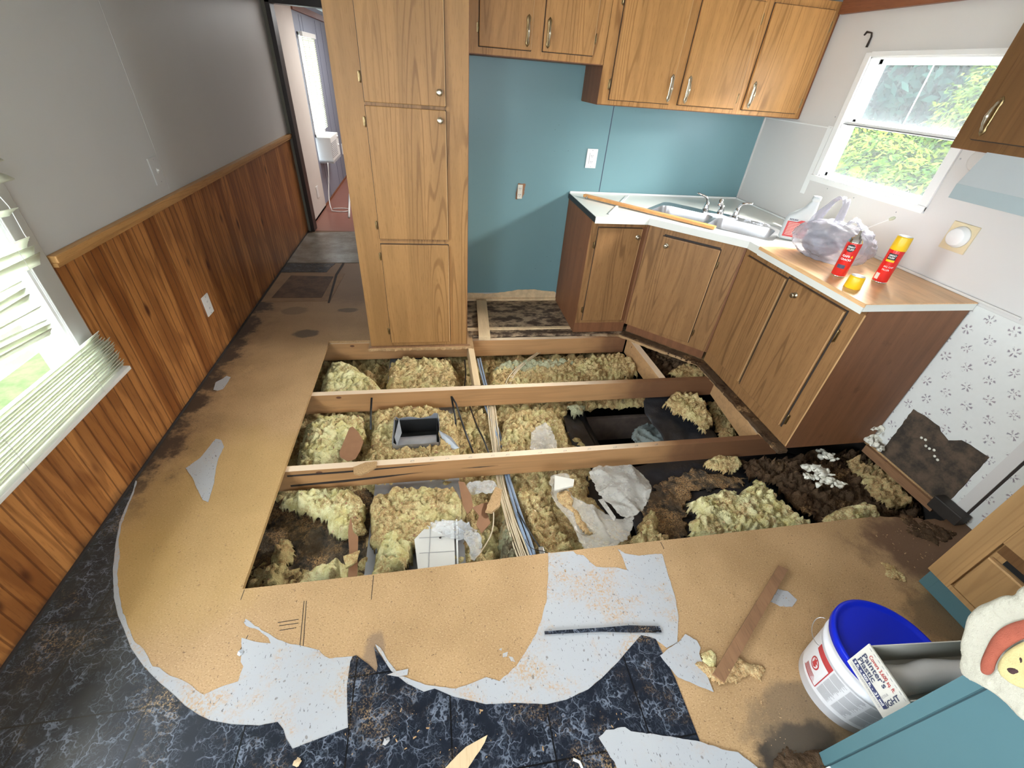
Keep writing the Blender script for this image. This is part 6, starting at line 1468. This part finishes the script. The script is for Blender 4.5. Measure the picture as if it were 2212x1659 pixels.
# air conditioner below it
AC = thing('air_conditioner', (HX+.1, 6.85, .52), 'white window air conditioner under the far room blind', 'air conditioner')
MB().box(HX-.2, HX+.17, 6.56, 7.12, .53, .80, bev=.01).build('housing', M['plastic_white'], AC)
g = MB()
for i in range(9): g.box(HX+.169, HX+.173, 6.56, 6.92, .57+.02*i, .580+.02*i)
g.build('grille', M['inkgrey'], AC)
for z in (.76, .66): MB().lathe([(.02, 0), (.016, .012), (.001, .013)], (HX+.17, 7.03, z), 14, (1, 0, 0)).build('knob', M['white'], AC)
MB().box(HX-.1, HX+.17, 6.53, 7.12, .505, .53).build('bracket', M['inkgrey'], AC)
tag(MB().tube(bez([(HX+.1, 6.5, .52), (HX+.10, 6.45, .3), (HX+.05, 6.30, .12), (HX+.12, 6.15, .03)], 14)+bez([(HX+.12, 6.15, .012), (HX+.40, 6.0, .012), (HX+.42, 6.4, .012), (HX+.12, 6.25, .012)], 14), .006, 8).build('power_cord', M['plastic_white']), 'white power cord coiled on the far room floor', 'cord')
tag(MB().box(HX+.012, HX+.02, 5.98, 6.08, .20, .33, bev=.002).build('wall_plate', M['plastic_white']), 'white outlet plate low on the far room wall', 'outlet')
tag(MB().box(HX, HX+.012, 8.25, 8.33, .35, .50, bev=.002).build('wall_plate', M['plastic_white']), 'small white plate on the blue grey panelling', 'outlet')
tag(MB().tube([un(754, 469, 'z', .016), un(755, 420, 'z', .016)], .013, 10).build('white_rod', M['plastic_white']), 'white rod lying on the reddish floor beside the pantry edge', 'rod')

# ================================================================== OUTSIDE
tag(MB().box(-14, XL-.2, -8, 16, -.62, -.60).build('lawn', M['grass']), 'sunlit green lawn outside the left window', 'lawn', kind='stuff')
tag(MB().box(XR+.2, 30, -10, 30, -.62, -.60).build('lawn', M['grass']), 'shaded green ground outside the kitchen window', 'lawn', kind='stuff')
def bush(name, c, rad, n, lab, mat='leaf', leaf=.05, cat='bush', seed=0, trunk=True):
    rr = random.Random(seed); c = Vector(c); rad = Vector(rad); T = thing(name, (c.x, c.y, -.6), lab, cat)
    mb = MB(); vs, fs = [], []
    lobes = [(Vector((rr.uniform(-.6, .6), rr.uniform(-.6, .6), rr.uniform(-.5, .6))), rr.uniform(.35, .6)) for _ in range(16)]
    for i in range(n):
        lo, lr = lobes[rr.randrange(16)]; d = Vector((rr.gauss(0, 1), rr.gauss(0, 1), rr.gauss(0, 1))).normalized()
        q = lo+d*lr*(.75+.3*rr.random()); p = c+Vector((q.x*rad.x, q.y*rad.y, q.z*rad.z))
        if p.z < -.55: continue
        nrm = (d+Vector((rr.uniform(-.8, .8), rr.uniform(-.8, .8), rr.uniform(-.2, 1)))).normalized(); a = nrm.orthogonal().normalized(); a.rotate(Matrix.Rotation(rr.random()*6.3, 3, nrm)); b = nrm.cross(a); L = leaf*rr.uniform(.6, 1.3)
        k_ = len(vs); vs += [p-a*L, p+b*L*.4, p+a*L, p-b*L*.4]; fs.append((k_, k_+1, k_+2, k_+3))
    mb.add(vs, fs).build('foliage', M[mat], T)
    if trunk:
        st = MB()
        for i in range(5): st.tube([(c.x+rr.uniform(-.1, .1), c.y+rr.uniform(-.1, .1), -.6), (c.x+rr.uniform(-.3, .3)*rad.x, c.y+rr.uniform(-.3, .3)*rad.y, c.z)], [.04, .015], 6)
        st.build('stems', M['bark'], T)
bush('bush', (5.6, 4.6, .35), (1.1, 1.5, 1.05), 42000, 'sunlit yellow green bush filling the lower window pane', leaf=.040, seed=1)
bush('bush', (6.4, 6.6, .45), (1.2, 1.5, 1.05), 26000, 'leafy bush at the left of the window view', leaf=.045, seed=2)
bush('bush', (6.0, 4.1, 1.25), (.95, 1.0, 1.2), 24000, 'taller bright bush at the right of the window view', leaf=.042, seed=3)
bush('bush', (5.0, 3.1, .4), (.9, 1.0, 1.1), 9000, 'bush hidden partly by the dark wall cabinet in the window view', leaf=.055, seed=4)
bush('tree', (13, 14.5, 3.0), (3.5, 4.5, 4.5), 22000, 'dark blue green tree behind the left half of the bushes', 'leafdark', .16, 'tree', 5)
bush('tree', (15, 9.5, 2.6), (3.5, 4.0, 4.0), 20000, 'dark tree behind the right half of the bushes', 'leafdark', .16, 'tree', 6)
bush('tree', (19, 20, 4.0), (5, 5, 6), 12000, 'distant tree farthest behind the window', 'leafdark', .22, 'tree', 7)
